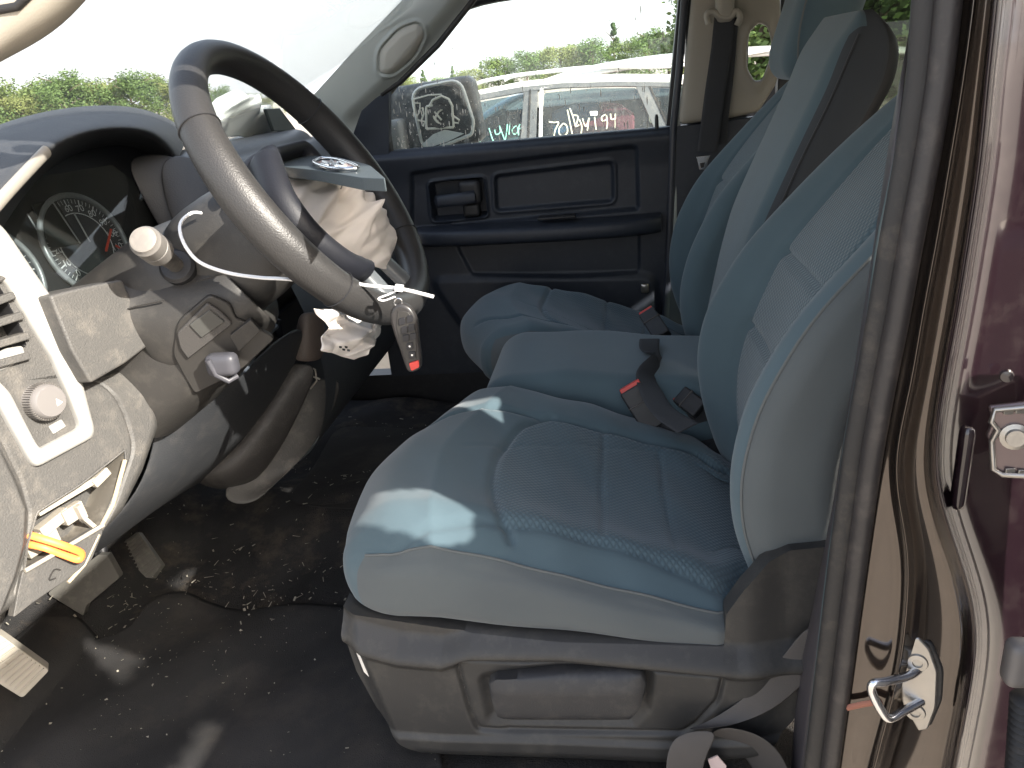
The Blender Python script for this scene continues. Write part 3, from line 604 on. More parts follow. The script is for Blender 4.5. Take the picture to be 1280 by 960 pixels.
tg = plate('belt_tongue', [G(a, b, 2.17) for a, b in ((870, 196), (888, 194), (885, 201), (884, 212), (874, 213), (872, 203))], (0, .004, 0), CHROME, sb, .001)
plate('tongue_slot', [G(a, b, 2.1685) for a, b in ((875, 204), (881, 203), (880, 209), (876, 210))], (0, .002, 0), BLACKP, tg, 0)

# ================================================================== seats
def lerp(a, b, t): return a+(b-a)*t
PROF = ([1.0, 1.08, 1.16, 1.25, 1.34, 1.45, 1.55, 1.61, 1.68, 1.76], [.185, .16, .132, .124, .143, .203, .295, .355, .43, .53])
def smooth1(z, xs_, ys_, w_=.035):
    g = np.linspace(min(xs_)-.2, max(xs_)+.2, 400); v = np.interp(g, xs_, ys_); k = int(w_/(g[1]-g[0]))+1; kk = np.hanning(2*k+3); kk /= kk.sum()
    v = np.convolve(np.pad(v, k+1, mode='edge'), kk, mode='valid'); return np.interp(z, g, v)
def cushion(root, y0, y1, far=False, zoff=0., sk=.08):
    hx, hy, hz = .285, (y1-y0)/2, .075; cy = (y0+y1)/2; x0, x1 = -.415, .20
    top_n = Vector((.15, 0, .48)).normalized()
    V, C, F = rbox_geo((120, 96, 26), (hx, hy, hz), (.06, .05, .045))
    u = (V[:, 0]+hx)/(2*hx); v = V[:, 1]/hy
    vv = v*(-1 if far else 1)                     # +1 = inner side of the seat
    xf = x0+.075*sstep(-.2, 1, vv)+.03*(v*v)
    x = xf+(x1-xf)*u; y = cy+V[:, 1]
    zt = np.interp(u, [0, .2, .5, 1], [1.185, 1.205, 1.15, 1.045]); zb = np.interp(u, [0, 1], [1.040, .985])
    # outer flank drops away to the seam
    zt = zt - .035*sstep(.7, 1, -vv)*(1-u*.4) + .012*np.exp(-((np.abs(v)-.72)/.16)**2)*sstep(.15, .5, u) - .012*np.exp(-(v/.55)**2)*sstep(.3, .6, u)
    f = (V[:, 2]+hz)/(2*hz); z = zb+(zt-zb)*f
    x = x-.018*np.sin(math.pi*np.clip(f, 0, 1))*(u < .12)*(1-u/.12)
    if far is None: pass
    topm = sstep(.8, 1, f)
    # seams on the top, given on the driver seat and mirrored for the other
    X, Y = x, (y-cy)*(-1 if far else 1)+1.11
    ton = lambda L: [(lambda p: (p.x, p.y))(GP(a, b, Vector((-.35, 0, 1.2)), top_n)) for a, b in L]
    arc = cat2(ton([(690, 545), (655, 552), (628, 578), (617, 615), (622, 655), (640, 685)])); inn = cat2(ton([(522, 520), (600, 528), (700, 548), (800, 566), (905, 592)]))
    v1 = ton([(755, 560), (752, 620), (755, 692)]); v2 = ton([(824, 578), (832, 640), (845, 705)]); out_ = cat2(ton([(455, 660), (560, 664), (700, 688), (820, 722), (905, 752)]))
    hz1 = ton([(580, 573), (740, 573), (905, 580)])
    g = np.zeros(len(X))
    for L, dp, w_ in ((arc, .010, .0055), (inn, .010, .0055), (v1, .005, .004), (v2, .005, .004), (out_, .006, .005), (hz1, .002, .003)):
        d = dline(L, X, Y); g -= dp*np.exp(-(d/w_)**2)
    z = z+g*topm
    # soft wrinkles and sag
    z += topm*(.0035*np.sin(x*23+y*11)*np.sin(y*19-x*7)+.0015*np.sin(x*61+y*37))+zoff
    sidew = (f < .85)&(np.abs(v) > .9); y = y+np.where(sidew, np.sign(v)*.0018*np.sin(x*30+f*5), 0)+np.sign(v)*.010*np.sin(math.pi*np.clip(f, 0, 1))*(np.abs(v) > .8)
    y = y-np.sign(v)*.035*sstep(.84, .93, u)*(np.abs(v) > .5)
    P3 = np.c_[x, y, z]
    ca = C[np.array(F)].mean(1); pa = P3[np.array(F)].mean(1); Xc, Yc = pa[:, 0], (pa[:, 1]-cy)*(-1 if far else 1)+1.11
    mi = np.zeros(len(F), int); mi[np.abs(ca[:, 1]) > .9999] = 1
    lo = Yc < np.interp(Xc, [p[0] for p in inn], [p[1] for p in inn]); hi = Yc > np.interp(Xc, [p[0] for p in out_], [p[1] for p in out_])
    ax = np.interp(Yc, *(lambda s: ([p[1] for p in s], [p[0] for p in s]))(sorted(arc, key=lambda p: p[1])))
    mi[(ca[:, 2] > .99)&lo&hi&(Xc > ax)] = 2
    o = build('cushion', P3.tolist(), F, [FAB, FABS, KN_XY], root, sharp=0, matidx=mi.tolist())
    # stitched piping where the top meets the flank
    s_ = -1 if not far else 1
    e = [i for i in range(len(C)) if abs(C[i, 1]-s_) < 1e-6 and abs(C[i, 2]-1) < 1e-6]; e.sort(key=lambda i: C[i, 0]); e = e[::3]
    tube('piping', [tuple(P3[i]+np.array([0, s_*.0006, .0004])) for i in e], .0019, THREAD, o, seg=6)
    e = [i for i in range(len(C)) if abs(C[i, 1]-s_) < 1e-6 and abs(C[i, 2]-1+4/26) < .02]; e.sort(key=lambda i: C[i, 0]); e = e[::3]
    return o
def cat2(L): return [(p.x, p.y) for p in cat_rom([(a, b, 0) for a, b in L], 5)]
def backrest(root, y0, y1, outer, boost=.05, zoff=0, seams=True):
    cy = (y0+y1)/2; hy = (y1-y0)/2
    V, C, F = rbox_geo((22, 90, 120), (.08, hy, .38), (.055, .06, .09))
    f = (V[:, 2]+.38)/.76; v = V[:, 1]/hy; b = (V[:, 0]+.08)/.16
    z = 1.0+f*.74; wv = smooth1(z, [1.0, 1.2, 1.42, 1.6, 1.74], [.97, 1.0, 1.0, .90, .76], .08)
    xf = smooth1(z, *PROF, .07); th = np.interp(z, [1, 1.3, 1.74], [.16, .15, .09])
    bol = smooth1(z, [1, 1.15, 1.35, 1.6, 1.74], [.03, .06, .065, .02, .0], .08)
    rec = bol*(1-sstep(.5, .86, np.abs(v)))
    back = xf+th+np.interp(z, [1, 1.74], [0, .0])
    x = lerp(xf+rec, back, b); y = cy+v*hy*wv
    front = 1-sstep(0, .5, b)
    if seams:
        for L in ([(.56, 1.0), (.58, 1.2), (.52, 1.45), (.40, 1.74)], [(-.56, 1.0), (-.58, 1.2), (-.52, 1.45), (-.40, 1.74)], [(-.56, 1.33), (.56, 1.33)], [(-.53, 1.45), (.53, 1.45)]):
            L2 = cat2(L) if len(L) > 2 else L
            d = dline([(a*hy, c) for a, c in L2], y-cy, z); x += front*.010*np.exp(-(d/.0055)**2)
    x += front*(.003*np.sin(y*21+z*9)*np.sin(z*13))
    P3 = np.c_[x, y, z+zoff]; FA = np.array(F); ca = C[FA].mean(1); pa = P3[FA].mean(1); va = (pa[:, 1]-cy)/hy
    mi = np.zeros(len(F), int); mi[ca[:, 1]*outer > .9999] = 1; mi[ca[:, 0] > .99] = 3
    lim = np.interp(pa[:, 2], [1, 1.2, 1.45, 1.74], [.56, .58, .52, .40])
    if seams: mi[(ca[:, 0] < -.99)&(np.abs(va) < lim)] = 2
    o = build('backrest', P3.tolist(), F, [FAB, FABS, KN_YZ, FABD], root, sharp=0, matidx=mi.tolist())
    e = [i for i in range(len(C)) if abs(C[i, 1]-outer) < 1e-6 and abs(C[i, 0]+1) < 1e-6]; e.sort(key=lambda i: C[i, 2]); e = e[::3]
    tube('piping', [tuple(P3[i]+np.array([-.0008, outer*.0008, zoff])) for i in e], .0019, THREAD, o, seg=6)
    return o
def headrest(root, cx, cy, cz, w_=.13):
    o = rod('headrest', (cx, cy, cz), (.065, w_, .11), (.05, .06, .06), FAB, root, n=(12, 20, 18), deform=lambda V, C: np.c_[V[:, 0]+V[:, 2]*.25-.015*(1-(V[:, 1]/w_)**2), V[:, 1], V[:, 2]])
    for s in (-.06, .06): tube('headrest_post', [(cx-.04, cy+s, cz-.2), (cx-.01, cy+s, cz-.05)], .007, CHROME, root, seg=10)
    return o
ds = thing('driver_seat', (-.1, 1.11, .79), 'blue grey cloth driver seat nearest the camera with a charcoal side shield and lever', 'car seat')
cushion(ds, .85, 1.37); backrest(ds, .868, 1.352, -1); headrest(ds, .56, 1.11, 1.88)
ps = thing('passenger_seat', (-.1, 1.90, .79), 'blue grey cloth passenger seat on the far side, next to the black door liner', 'car seat')
cushion(ps, 1.68, 2.14, far=True); backrest(ps, 1.70, 2.14, 1)
hr = rod('headrest', (.455, 1.93, 1.815), (.07, .135, .14), (.055, .07, .08), [FAB, FABD], ps, n=(12, 20, 18), deform=lambda V, C: np.c_[V[:, 0]+V[:, 2]*.3, V[:, 1], V[:, 2]])
tube('headrest_seam', cat_rom([(.385, 1.802, 1.70), (.385, 1.798, 1.78), (.41, 1.798, 1.87), (.47, 1.802, 1.94)], 6), .002, THREAD, ps, seg=6)
for s in (-.06, .06): tube('headrest_post', [(.50, 1.93+s, 1.62), (.47, 1.93+s, 1.74)], .007, CHROME, ps, seg=10)
# centre seat
cs = thing('centre_seat', (0, 1.52, .79), 'narrow flat centre seat between the two front seats with a tall thick backrest', 'car seat')
def cdef(V, C):
    u = (V[:, 0]+.27)/.54; z = V[:, 2]+np.interp(u, [0, .3, 1], [.012, .014, -.028]); x = V[:, 0]+.02*np.sin(V[:, 2]*10)
    z += (V[:, 2] > .03)*(.002*np.sin(x*31+V[:, 1]*17)-.004*(V[:, 1]/.15)**2)
    return np.c_[x, V[:, 1], z]
rod('cushion', (-.01, 1.525, 1.115), (.275, .155, .075), (.06, .035, .045), FAB, cs, n=(60, 30, 20), deform=cdef)
CP = ([1.02, 1.2, 1.24, 1.36, 1.45, 1.54, 1.61, 1.69, 1.74, 1.772, 1.79], [.165, .18, .188, .212, .235, .274, .306, .342, .358, .374, .395])
V, C, F = rbox_geo((30, 40, 90), (.1, .148, .40), (.06, .04, .085))
f = (V[:, 2]+.4)/.8; z = 1.0+f*.79; b = (V[:, 0]+.1)/.2; xf = smooth1(z, *CP, .05); th = smooth1(z, [1, 1.3, 1.6, 1.68, 1.73, 1.765, 1.79], [.31, .34, .418, .458, .462, .45, .42], .03)-xf
P3 = np.c_[xf+b*th-.006*(1-(V[:, 1]/.148)**2)*(1-b), V[:, 1]+1.535, z]
FA = np.array(F); ca = C[FA].mean(1); va = V[FA].mean(1)
mi = np.zeros(len(F), int); mi[ca[:, 1] < -.9999] = 1; mi[va[:, 0] > .05] = 2; mi[(ca[:, 2] > .9999)&(va[:, 0] <= .05)&(va[:, 0] > -.02)] = 1
build('backrest', P3.tolist(), F, [FAB, mat('side_panel_cloth', (.05, .055, .062), .95, .3, 900, .12, 9, bdist=.0006), mat('black_shell', (.015, .015, .018), .6)], cs, sharp=0, matidx=mi.tolist())
tube('piping', cat_rom([(float(np.interp(q, *CP))+.022, 1.388, q) for q in (1.25, 1.4, 1.55, 1.65, 1.72, 1.755)], 6), .002, FABD, cs, seg=6)
box('seat_base', -.22, .2, 1.40, 1.66, .79, 1.05, BLACKP, cs)
box('seat_base', -.25, .2, 1.72, 2.1, .80, 1.01, BLACKP, ps, .02)
tube('slide_bar', [(-.30, 1.75, .93), (-.34, 1.75, .90), (-.34, 2.08, .90), (-.30, 2.08, .93)], .009, BLACKP, ps)
box('seat_pan', -.36, .2, .90, 1.33, .93, 1.03, BLACKP, ds, .01)
for y in (.93, 1.28):
    box('seat_rail', -.34, .2, y-.025, y+.025, .79, .83, STEEL, ds, .004); box('rail_riser', -.05, .1, y-.02, y+.02, .82, .94, BLACKP, ds, .004)
# side shield
TO, TN = Vector((0, .845, 0)), Vector((0, -1, 0))
LIN = rpoly2([(572, 815), (700, 820), (903, 836), (896, 866), (868, 896), (852, 906), (640, 905), (600, 902), (590, 880)], .2, 4)
def trimh(X, Y):
    d = sdp(LIN, X, Y); h = -.006*np.exp(-(d/2.6)**2)-.002*sstep(1, -3, d)-.010*sstep(16, 0, sdp([(612, 845), (700, 832), (806, 836), (802, 872), (786, 890), (640, 893), (620, 884)], X, Y))
    ledge = np.interp(X, [425, 500, 555, 590, 700, 903, 920, 960], [790, 810, 815, 804, 804, 824, 826, 826])
    h += .026*sstep(-24, 4, Y-ledge)-.010*sstep(4, 16, Y-ledge)
    h -= .018*sstep(20, -5, np.minimum(X-425-(Y-770)*.42, 1e9))
    bot = np.interp(X, [440, 500, 560, 700, 830, 990], [900, 908, 912, 915, 920, 915]); h += .006*sstep(-6, 2, Y-bot)*(1) - .02*sstep(10, 36, Y-bot)
    h -= .010*sstep(60, 0, 990-X+0*Y)
    return h
sh = sheet('side_shield', [(425, 766), (560, 786), (700, 794), (905, 806), (908, 768), (930, 738), (962, 706), (990, 694), (1050, 688)],
           [(428, 790), (445, 840), (470, 885), (500, 914), (530, 930), (620, 938), (830, 949), (905, 945), (960, 925), (990, 897), (1040, 800)], TO, TN, trimh, TRIM, ds, 320, 170, .03)
def T(px, py, off=0): return G(px, py, .845-off)
lv = sheet('recline_lever', [(612, 848), (622, 841), (700, 836), (780, 834), (802, 838), (808, 848)], [(618, 868), (624, 884), (640, 890), (755, 890), (786, 888), (800, 872)], Vector((0, .828, 0)), TN,
           lambda X, Y: .022*np.sqrt(np.clip(1-(np.abs(X-710)/102)**8, 0, 1))*np.sqrt(np.clip(1-(np.abs(Y-863)/29)**6, 0, 1))-.004*sstep(0, -16, Y-856), mat('lever_plastic', (.028, .028, .03), .5, .4, 600, dust=.2, dustcol=(.2, .18, .15)), ds, 80, 30, .02)
plate('torn_label', [T(*q, .008) for q in ((438, 797), (452, 797), (457, 806), (462, 830), (461, 846), (455, 840), (447, 820))], (0, .002, 0), mat('torn_paper', (.75, .72, .66), .8), ds, 0)
plate('front_foot', [T(*q, -.03) for q in ((505, 926), (560, 936), (585, 940), (560, 950), (540, 1000), (480, 1000), (498, 950))], (0, .03, 0), mat('foot_cover', (.16, .15, .13), .6, .4, 400, dust=.3), ds, .004)
# webbing loop falling from the seat side to the floor
bl = thing('seat_belt', (.15, .80, .80), 'brown lap belt webbing looped at the foot of the driver seat beside the pillar', 'seat belt')
grid('webbing', [[G(1010, 770, .845), G(1062, 780, .842)], [G(975, 825, .84), G(1015, 850, .836)], [G(925, 878, .83), G(965, 892, .826)], [G(870, 910, .815), G(915, 907, .812)], [G(848, 914, .800), G(905, 909, .803)]], WEBT, bl, thick=.0015, sub=2)
grid('webbing', [[G(848, 914, .798), G(905, 909, .801)], [G(833, 932, .785), G(888, 936, .79)], [G(829, 962, .780), G(877, 968, .785)], [G(834, 1010, .785), G(882, 1020, .79)]], WEBT, bl, thick=.0015, sub=2)
grid('webbing', [[G(884, 916, .83), G(903, 908, .80)], [G(895, 926, .845), G(922, 909, .80)], [G(912, 934, .85), G(950, 916, .80)], [G(930, 946, .85), G(974, 934, .80)], [G(944, 966, .845), G(990, 962, .80)], [G(950, 1010, .845), G(1000, 1010, .80)]], WEBT, bl, thick=.0015, sub=2)
plate('paper_tag', [G(*q, .80) for q in ((885, 950), (897, 945), (908, 958), (905, 975), (890, 965))], (0, .002, 0), mat('pink_tag', (.7, .55, .52), .8), bl, 0)

# buckles
def buckle(name_lbl, c0, c1, w_, zt, group, depth=.012, stalk=None):
    """c0 = photo point of the red end, c1 = photo point of the other end"""
    a, b = GZ(*c0, zt[0]), GZ(*c1, zt[1]); ax = (b-a).normalized(); L = (b-a).length; t = thing('belt_buckle', (a+b)/2, name_lbl, 'belt buckle', group)
    up = Vector((-.2, -.75, .6)); up = (up-ax*up.dot(ax)).normalized(); s = ax.cross(up)
    obox('buckle_body', (a+b)/2+ax*.004, ax*(L/2), s*w_, up*depth, BLACKP, t, .004)
    obox('release_button', a+ax*.003, ax*.006, s*(w_*.86), up*(depth*.75), RED, t, .002)
    tube('body_ridge', [a+ax*L*.42+s*w_*1.01+up*depth*.6, a+ax*L*.42+s*w_+up*depth*1.03, a+ax*L*.42-s*w_+up*depth*1.03, a+ax*L*.42-s*w_*1.01+up*depth*.6], .0015, WEBT, t, seg=6)
    if stalk: tube('webbing', cat_rom([b-ax*.01]+[GZ(*q) for q in stalk], 6), .02, WEB, t, rh=.0014, seg=10, square=True, up=up)
    return t
GB = 'belt buckles with red buttons between the seats'
buckle('red topped belt buckle standing beside the driver cushion, nearest of the three', (787, 482), (818, 532), .024, (1.185, 1.11), GB, stalk=[(835, 550, 1.08), (860, 575, 1.04)])
buckle('red topped belt buckle lying against the lower edge of the driver backrest', (848, 492), (874, 512), .019, (1.15, 1.13), GB, stalk=[(885, 540, 1.07), (900, 570, 1.03)])
buckle('red topped belt buckle lying farthest off on the passenger side of the centre cushion', (808, 390), (828, 420), .020, (1.20, 1.165), GB)
sl2 = thing('seat_belt', GZ(810, 450, 1.12), 'twisted black belt webbing lying across the centre cushion', 'seat belt')
ctrl = [((812, 424), Vector((0, -.2, 1))), ((812, 438), Vector((.3, -.5, .9))), ((822, 452), Vector((.9, -.5, .3))), ((808, 470), Vector((.4, -.5, .8))), ((815, 492), Vector((.1, -.5, .9))), ((830, 515), Vector((.1, -.4, 1))), ((860, 535), Vector((0, -.3, 1)))]
pp = cat_rom([GZ(*c, 1.199-.003*i) for i, (c, u_) in enumerate(ctrl)], 6); uu = [ctrl[min(6, i//6)][1].lerp(ctrl[min(6, i//6+1)][1], (i % 6)/6) for i in range(len(pp))]
tube('webbing', pp, .021, WEB, sl2, rh=.0014, seg=10, square=True, up=uu)

# ================================================================== steering wheel
WC = Vector((-.412, 1.049, 1.630)); WN = Vector((math.cos(math.radians(31.7)), 0, math.sin(math.radians(31.7)))); WU = Vector((0, 1, 0)); WV = Vector((-WN.z, 0, WN.x))
def W(u, v, h=0): return WC+WU*u+WV*v+WN*h
def WP(px, py, h=0): return GP(px, py, WC+WN*h, WN)
sw = thing('steering_wheel', WC+Vector((0, 0, -.2)), 'black grained steering wheel with its hub cover burst open and flipped up', 'steering wheel')
R_ = .205; pts = [W(R_*math.sin(a), R_*math.cos(a)) for a in np.linspace(0, 2*math.pi, 97)[:-1]]
rwid = [.0205+.0028*abs(math.sin(a))**4 for a in np.linspace(0, 2*math.pi, 97)[:-1]]
tube('rim', pts, rwid, LEATH, sw, rh=[r*1.12 for r in rwid], seg=20, closed=True, up=WN)
for a in (math.radians(-58), math.radians(58), math.radians(128), math.radians(-128)):
    c = W(R_*math.sin(a), R_*math.cos(a)); t = (WU*math.cos(a)-WV*math.sin(a)).normalized(); r_ = t.cross(WN)
    tube('rim_seam', [c+(r_*math.cos(k)*.0226+WN*math.sin(k)*.0252) for k in np.linspace(0, 2*math.pi, 25)[:-1]], .0009, BLACKP, sw, seg=6, closed=True)
# hub tub with open front: outline swept as a deep rim
def wloop(L, h, r=.3, n=5): return [W(p.x, p.y, h) for p in round_poly([(a, b, 0) for a, b in L], r, n)]
HO = [(-.095, .068), (.095, .068), (.098, .0), (.062, -.075), (-.062, -.075), (-.098, .0)]
lay = [(1.0, -.075), (1.05, -.03), (1.03, -.006), (.97, .002), (.80, -.002), (.76, -.02), (.74, -.06)]
rows = []
for s_, h in lay: r = wloop([(a*s_, b*s_) for a, b in HO], h); rows.append(r+[r[0]])
o = grid('hub_tub', rows, HUBM, sw, sub=1)
plate('hub_floor', wloop([(a*.8, b*.8) for a, b in HO], -.05), -WN*.02, BLACKP, sw)
# frame of the hub that shows as a heavy dark arm on the near side
tube('hub_frame', cat_rom([WP(330, 197, .0), WP(336, 215, .004), WP(352, 255, .006), WP(385, 298, .006), WP(425, 330, .004), WP(452, 340, .0)], 8), [.011]*4+[.017]*33+[.013]*4, HUBM, sw, rh=.022, seg=16, up=WN)
for s in (-1, 1):      # side spokes
    tube('spoke', cat_rom([W(s*.075, .01, -.03), W(s*.12, .012, -.03), W(s*.165, .010, -.014), W(s*.2, .006, -.004)], 5), [.03, .026, .022, .020, .019]+[.02]*11, HUBM, sw, rh=.012, seg=14, up=WN)
SPK = mat('spoke_bezel', (.10, .11, .12), .35)
for s in (-1, 1):      # lower spokes
    q = tube('spoke', cat_rom([W(s*.030, -.055, -.022), W(s*.036, -.10, -.014), W(s*.042, -.15, -.006), W(s*.046, -.195, -.002)], 5), .017, SPK, sw, rh=.011, seg=14, up=WN)
    plate('spoke_inlay', [p for p in wloop([(s*.030-.011, -.075), (s*.030+.011, -.075), (s*.044+.011, -.172), (s*.044-.011, -.172)], -.001, .3)], -WN*.01, HUBM, q, .003)
# flipped hub cover with chrome emblem on top
cz = 1.664
cvp = round_poly([GZ(*q, cz) for q in ((344, 197), (350, 208), (400, 213), (452, 222), (482, 223), (462, 206), (425, 197), (370, 193))], .15, 3)
cv = plate('hub_cover', cvp, (0, 0, -.013), mat('cover_plastic', (.045, .06, .068), .6, .4, 500), sw, .003)
EMB = [GZ(*q, cz+.004) for q in ((392, 203), (402, 198), (420, 199), (442, 206), (446, 210), (430, 211), (408, 209))]
tube('emblem_edge', cat_rom(EMB, 5, True), .0025, CHROME, cv, seg=8, closed=True)
for L in ([(404, 202), (412, 205), (408, 207), (402, 205)], [(432, 206), (424, 203), (420, 206), (428, 209)], [(414, 201), (418, 206), (420, 209)]): tube('emblem_horn', cat_rom([GZ(*q, cz+.005) for q in L], 5), .0022, CHROME, cv, seg=6)
plate('emblem_reflection', [GZ(*q, cz+.0035) for q in ((394, 203), (403, 200), (420, 201), (441, 207), (430, 210), (408, 208))], (0, 0, -.003), mat('emblem_reflection', (.45, .25, .2), .3, metal=.8), cv, 0)  # red-brown reflections in the chrome, put into the plate colour

# burst airbag of the wheel
def cloth(name, A, B, pf, nrm, amp, m, parent=None, nu=70, nv=44, seed=1, folds=14, bulge=.03, thick=.0015):
    r = np.random.default_rng(seed); a = resample(A, nu); b = resample(B, nu); t = np.linspace(0, 1, nv)[:, None, None]
    g = a[None]*(1-t)+b[None]*t; X, Y = g[..., 0], g[..., 1]; U, T_ = np.meshgrid(np.linspace(0, 1, nu), np.linspace(0, 1, nv))
    H = bulge*np.sin(math.pi*U)**.6*np.sin(math.pi*T_)**.6
    sx, sy = X.min(), Y.min(); span = max(np.ptp(X), np.ptp(Y))
    for i in range(folds):
        an = r.uniform(-.9, 1.3); cx, cy = r.uniform(sx, sx+np.ptp(X)), r.uniform(sy, sy+np.ptp(Y)); q = (X-cx)*math.cos(an)+(Y-cy)*math.sin(an); p_ = -(X-cx)*math.sin(an)+(Y-cy)*math.cos(an)
        q = q+p_*p_*r.uniform(-.01, .01)/3; w_ = span*r.uniform(.018, .07); ln = span*r.uniform(.10, .4)
        H += amp*r.uniform(-1, 1.2)*np.exp(-np.abs(q/w_)**1.3)*np.exp(-(p_/ln)**2)
    H *= (np.abs(np.sin(math.pi*U))**.6)*(np.abs(np.sin(math.pi*T_))**.6)
    H += amp*.10*(np.sin(X*.22+Y*.11)+np.sin(Y*.27-X*.13))
    V = [pf(X[i, j], Y[i, j])+nrm*float(H[i, j]) for i in range(nv) for j in range(nu)]
    F = [[i*nu+j, i*nu+j+1, (i+1)*nu+j+1, (i+1)*nu+j] for i in range(nv-1) for j in range(nu-1)]
    o = build(name, V, F, m, parent, sharp=0, recalc=False); s = o.modifiers.new('solid', 'SOLIDIFY'); s.thickness = thick; s.offset = 0
    return o
ab = thing('airbag', W(0, 0, .0), 'crumpled off white airbag spilling out of the steering wheel hub', 'airbag')
cloth('airbag_cloth', [(348, 208), (365, 206), (400, 209), (430, 216), (452, 222), (450, 240), (462, 262), (484, 282), (496, 298), (490, 316), (486, 332)],
      [(342, 218), (352, 240), (368, 268), (392, 292), (418, 310), (440, 322), (458, 330), (470, 334), (484, 336)], lambda x, y: WP(x, y, -.005), WN, .020, BAG, ab, nu=110, nv=80, seed=4, folds=60, bulge=.026)
for L in ([(406, 214), (412, 222), (420, 220)], [(428, 216), (430, 226), (426, 236)], [(410, 214), (424, 225), (431, 227)]): tube('loose_thread', [WP(a, b, .055) for a, b in L], .0008, BLACKP, ab, seg=5)
cloth('airbag_cloth', [(392, 386), (440, 388), (482, 394), (476, 412), (466, 430), (455, 442), (440, 449)], [(392, 386), (402, 398), (412, 409), (403, 420), (402, 438), (420, 443), (440, 449)], lambda x, y: GX(x, y, -.42), Vector((1, -.2, 0)).normalized(), .017, BAG, ab, nu=90, nv=60, seed=9, folds=36, bulge=.022)
for i, (a, b) in enumerate(((426, 434), (430, 437), (433, 434), (436, 438))): plate('printed_mark', [GX(a+dx, b+dy, -.385) for dx, dy in ((-1.6, -1.5), (1.6, -1), (1.4, 1.4), (-1.2, 1))], (-.001, 0, 0), BLACKP, ab, 0)
pb = thing('airbag', GX(300, 165, -.92), 'pale airbag cloth heaped on top of the passenger side of the dashboard', 'airbag')
cloth('airbag_cloth', [(262, 132), (272, 122), (292, 113), (305, 114), (322, 126), (336, 140), (345, 152), (350, 166)], [(262, 132), (268, 146), (268, 158), (272, 168), (290, 172), (310, 170), (330, 170), (350, 168)], lambda x, y: GX(x, y, -.93), Vector((.9, -.1, .4)).normalized(), .03, mat('airbag_pale', (.72, .76, .74), .85, .4, 600), pb, seed=12, folds=20, bulge=.06)

# ================================================================== steering column
col = thing('steering_column', W(0, 0, -.3), 'brown grey plastic steering column shroud with a stalk on its near side', 'steering column')
def sect(t, rx, ry, sq=.6, dv=0., du=0.):
    r = []
    for k in range(28):
        a = 2*math.pi*k/28; c, s = math.cos(a), math.sin(a); c = math.copysign(abs(c)**sq, c); s = math.copysign(abs(s)**sq, s); r.append(W(du+rx*c, dv+ry*s, -t))
    return r+[r[0]]
grid('column_collar', [sect(.07, .05, .05), sect(.072, .075, .07), sect(.10, .085, .08), sect(.16, .09, .088), sect(.20, .088, .086), sect(.205, .07, .07)], COLM, col, sub=1)
def CPp(px, py, off=0): return GP(px, py, W(0, 0, -.21), WN)+WN*off
grid('column_shroud', [sect(.195, .05, .05, dv=-.02), sect(.20, .098, .10, dv=-.01), sect(.225, .105, .11, dv=-.01), sect(.30, .115, .125, dv=-.02), sect(.42, .13, .13, dv=-.02)], COLM, col, sub=1)
# wide lower cover carrying the blank switch plate and the tilt lever
lo = [[G(128, 356, .93), G(172, 326, 1.0), G(222, 312, 1.03), G(262, 300, 1.0)], [G(150, 392, .92), G(190, 362, .945), G(240, 350, .95), G(290, 350, .96)], [G(178, 432, .93), G(205, 408, .925), G(250, 390, .935), G(320, 375, .96)],
      [G(205, 468, .95), G(222, 470, .94), G(255, 440, .945), G(345, 398, .98)], [G(222, 488, 1.0), G(240, 490, 1.0), G(290, 452, 1.02), G(352, 404, 1.06)]]
grid('column_cover', lo, COLM, col, thick=.006)
def lop(px, py, off=0): return GP(px, py, (G(222, 470, .94)+G(250, 390, .935)+G(320, 375, .96))/3, LN)+LN*off
_a, _b, _c = G(215, 465, .94), G(250, 385, .935), G(325, 378, .96); LN = (_b-_a).cross(_c-_a).normalized(); LN = LN if LN.dot(_a-CAM) < 0 else -LN
BLK = mat('switch_recess', (.03, .028, .026), .5)
plate('recess_rim', round_poly([lop(*q, .006) for q in ((222, 400), (262, 366), (288, 378), (296, 396), (318, 405), (345, 420), (300, 462), (244, 490), (232, 470), (216, 440))], .25, 4), -LN*.008, BLK, col, .002)
plate('switch_plate', round_poly([lop(*q, .011) for q in ((222, 412), (260, 374), (276, 384), (292, 400), (236, 444), (226, 430))], .2, 4), -LN*.006, mat('switch_plate', (.055, .052, .05), .5, .4, 500), col, .002)
plate('blank_button', round_poly([lop(*q, .0135) for q in ((238, 400), (263, 381), (282, 396), (253, 416))], .08, 3), -LN*.004, mat('button_grey', (.06, .06, .056), .5), col, .001)
plate('side_plate', round_poly([lop(*q, .012) for q in ((288, 414), (314, 394), (326, 408), (299, 434))], .12, 3), -LN*.008, COLM, col, .002)
LV = mat('lever_grey', (.06, .06, .07), .45)
l_ = rod('tilt_lever', lop(280, 444, .022), (.022, .012, .016), .009, LV, col, n=(8, 8, 8)); tube('lever_lip', [lop(262, 436, .028), lop(272, 452, .032), lop(288, 460, .032), lop(299, 456, .026)], .004, LV, l_)
tube('cover_seam', [G(138, 393, .921), G(170, 383, .925), G(205, 375, .93)], .0012, BLK, col, seg=6)
tube('cover_seam', [G(246, 352, .943), G(285, 340, .94)], .0012, BLK, col, seg=6)
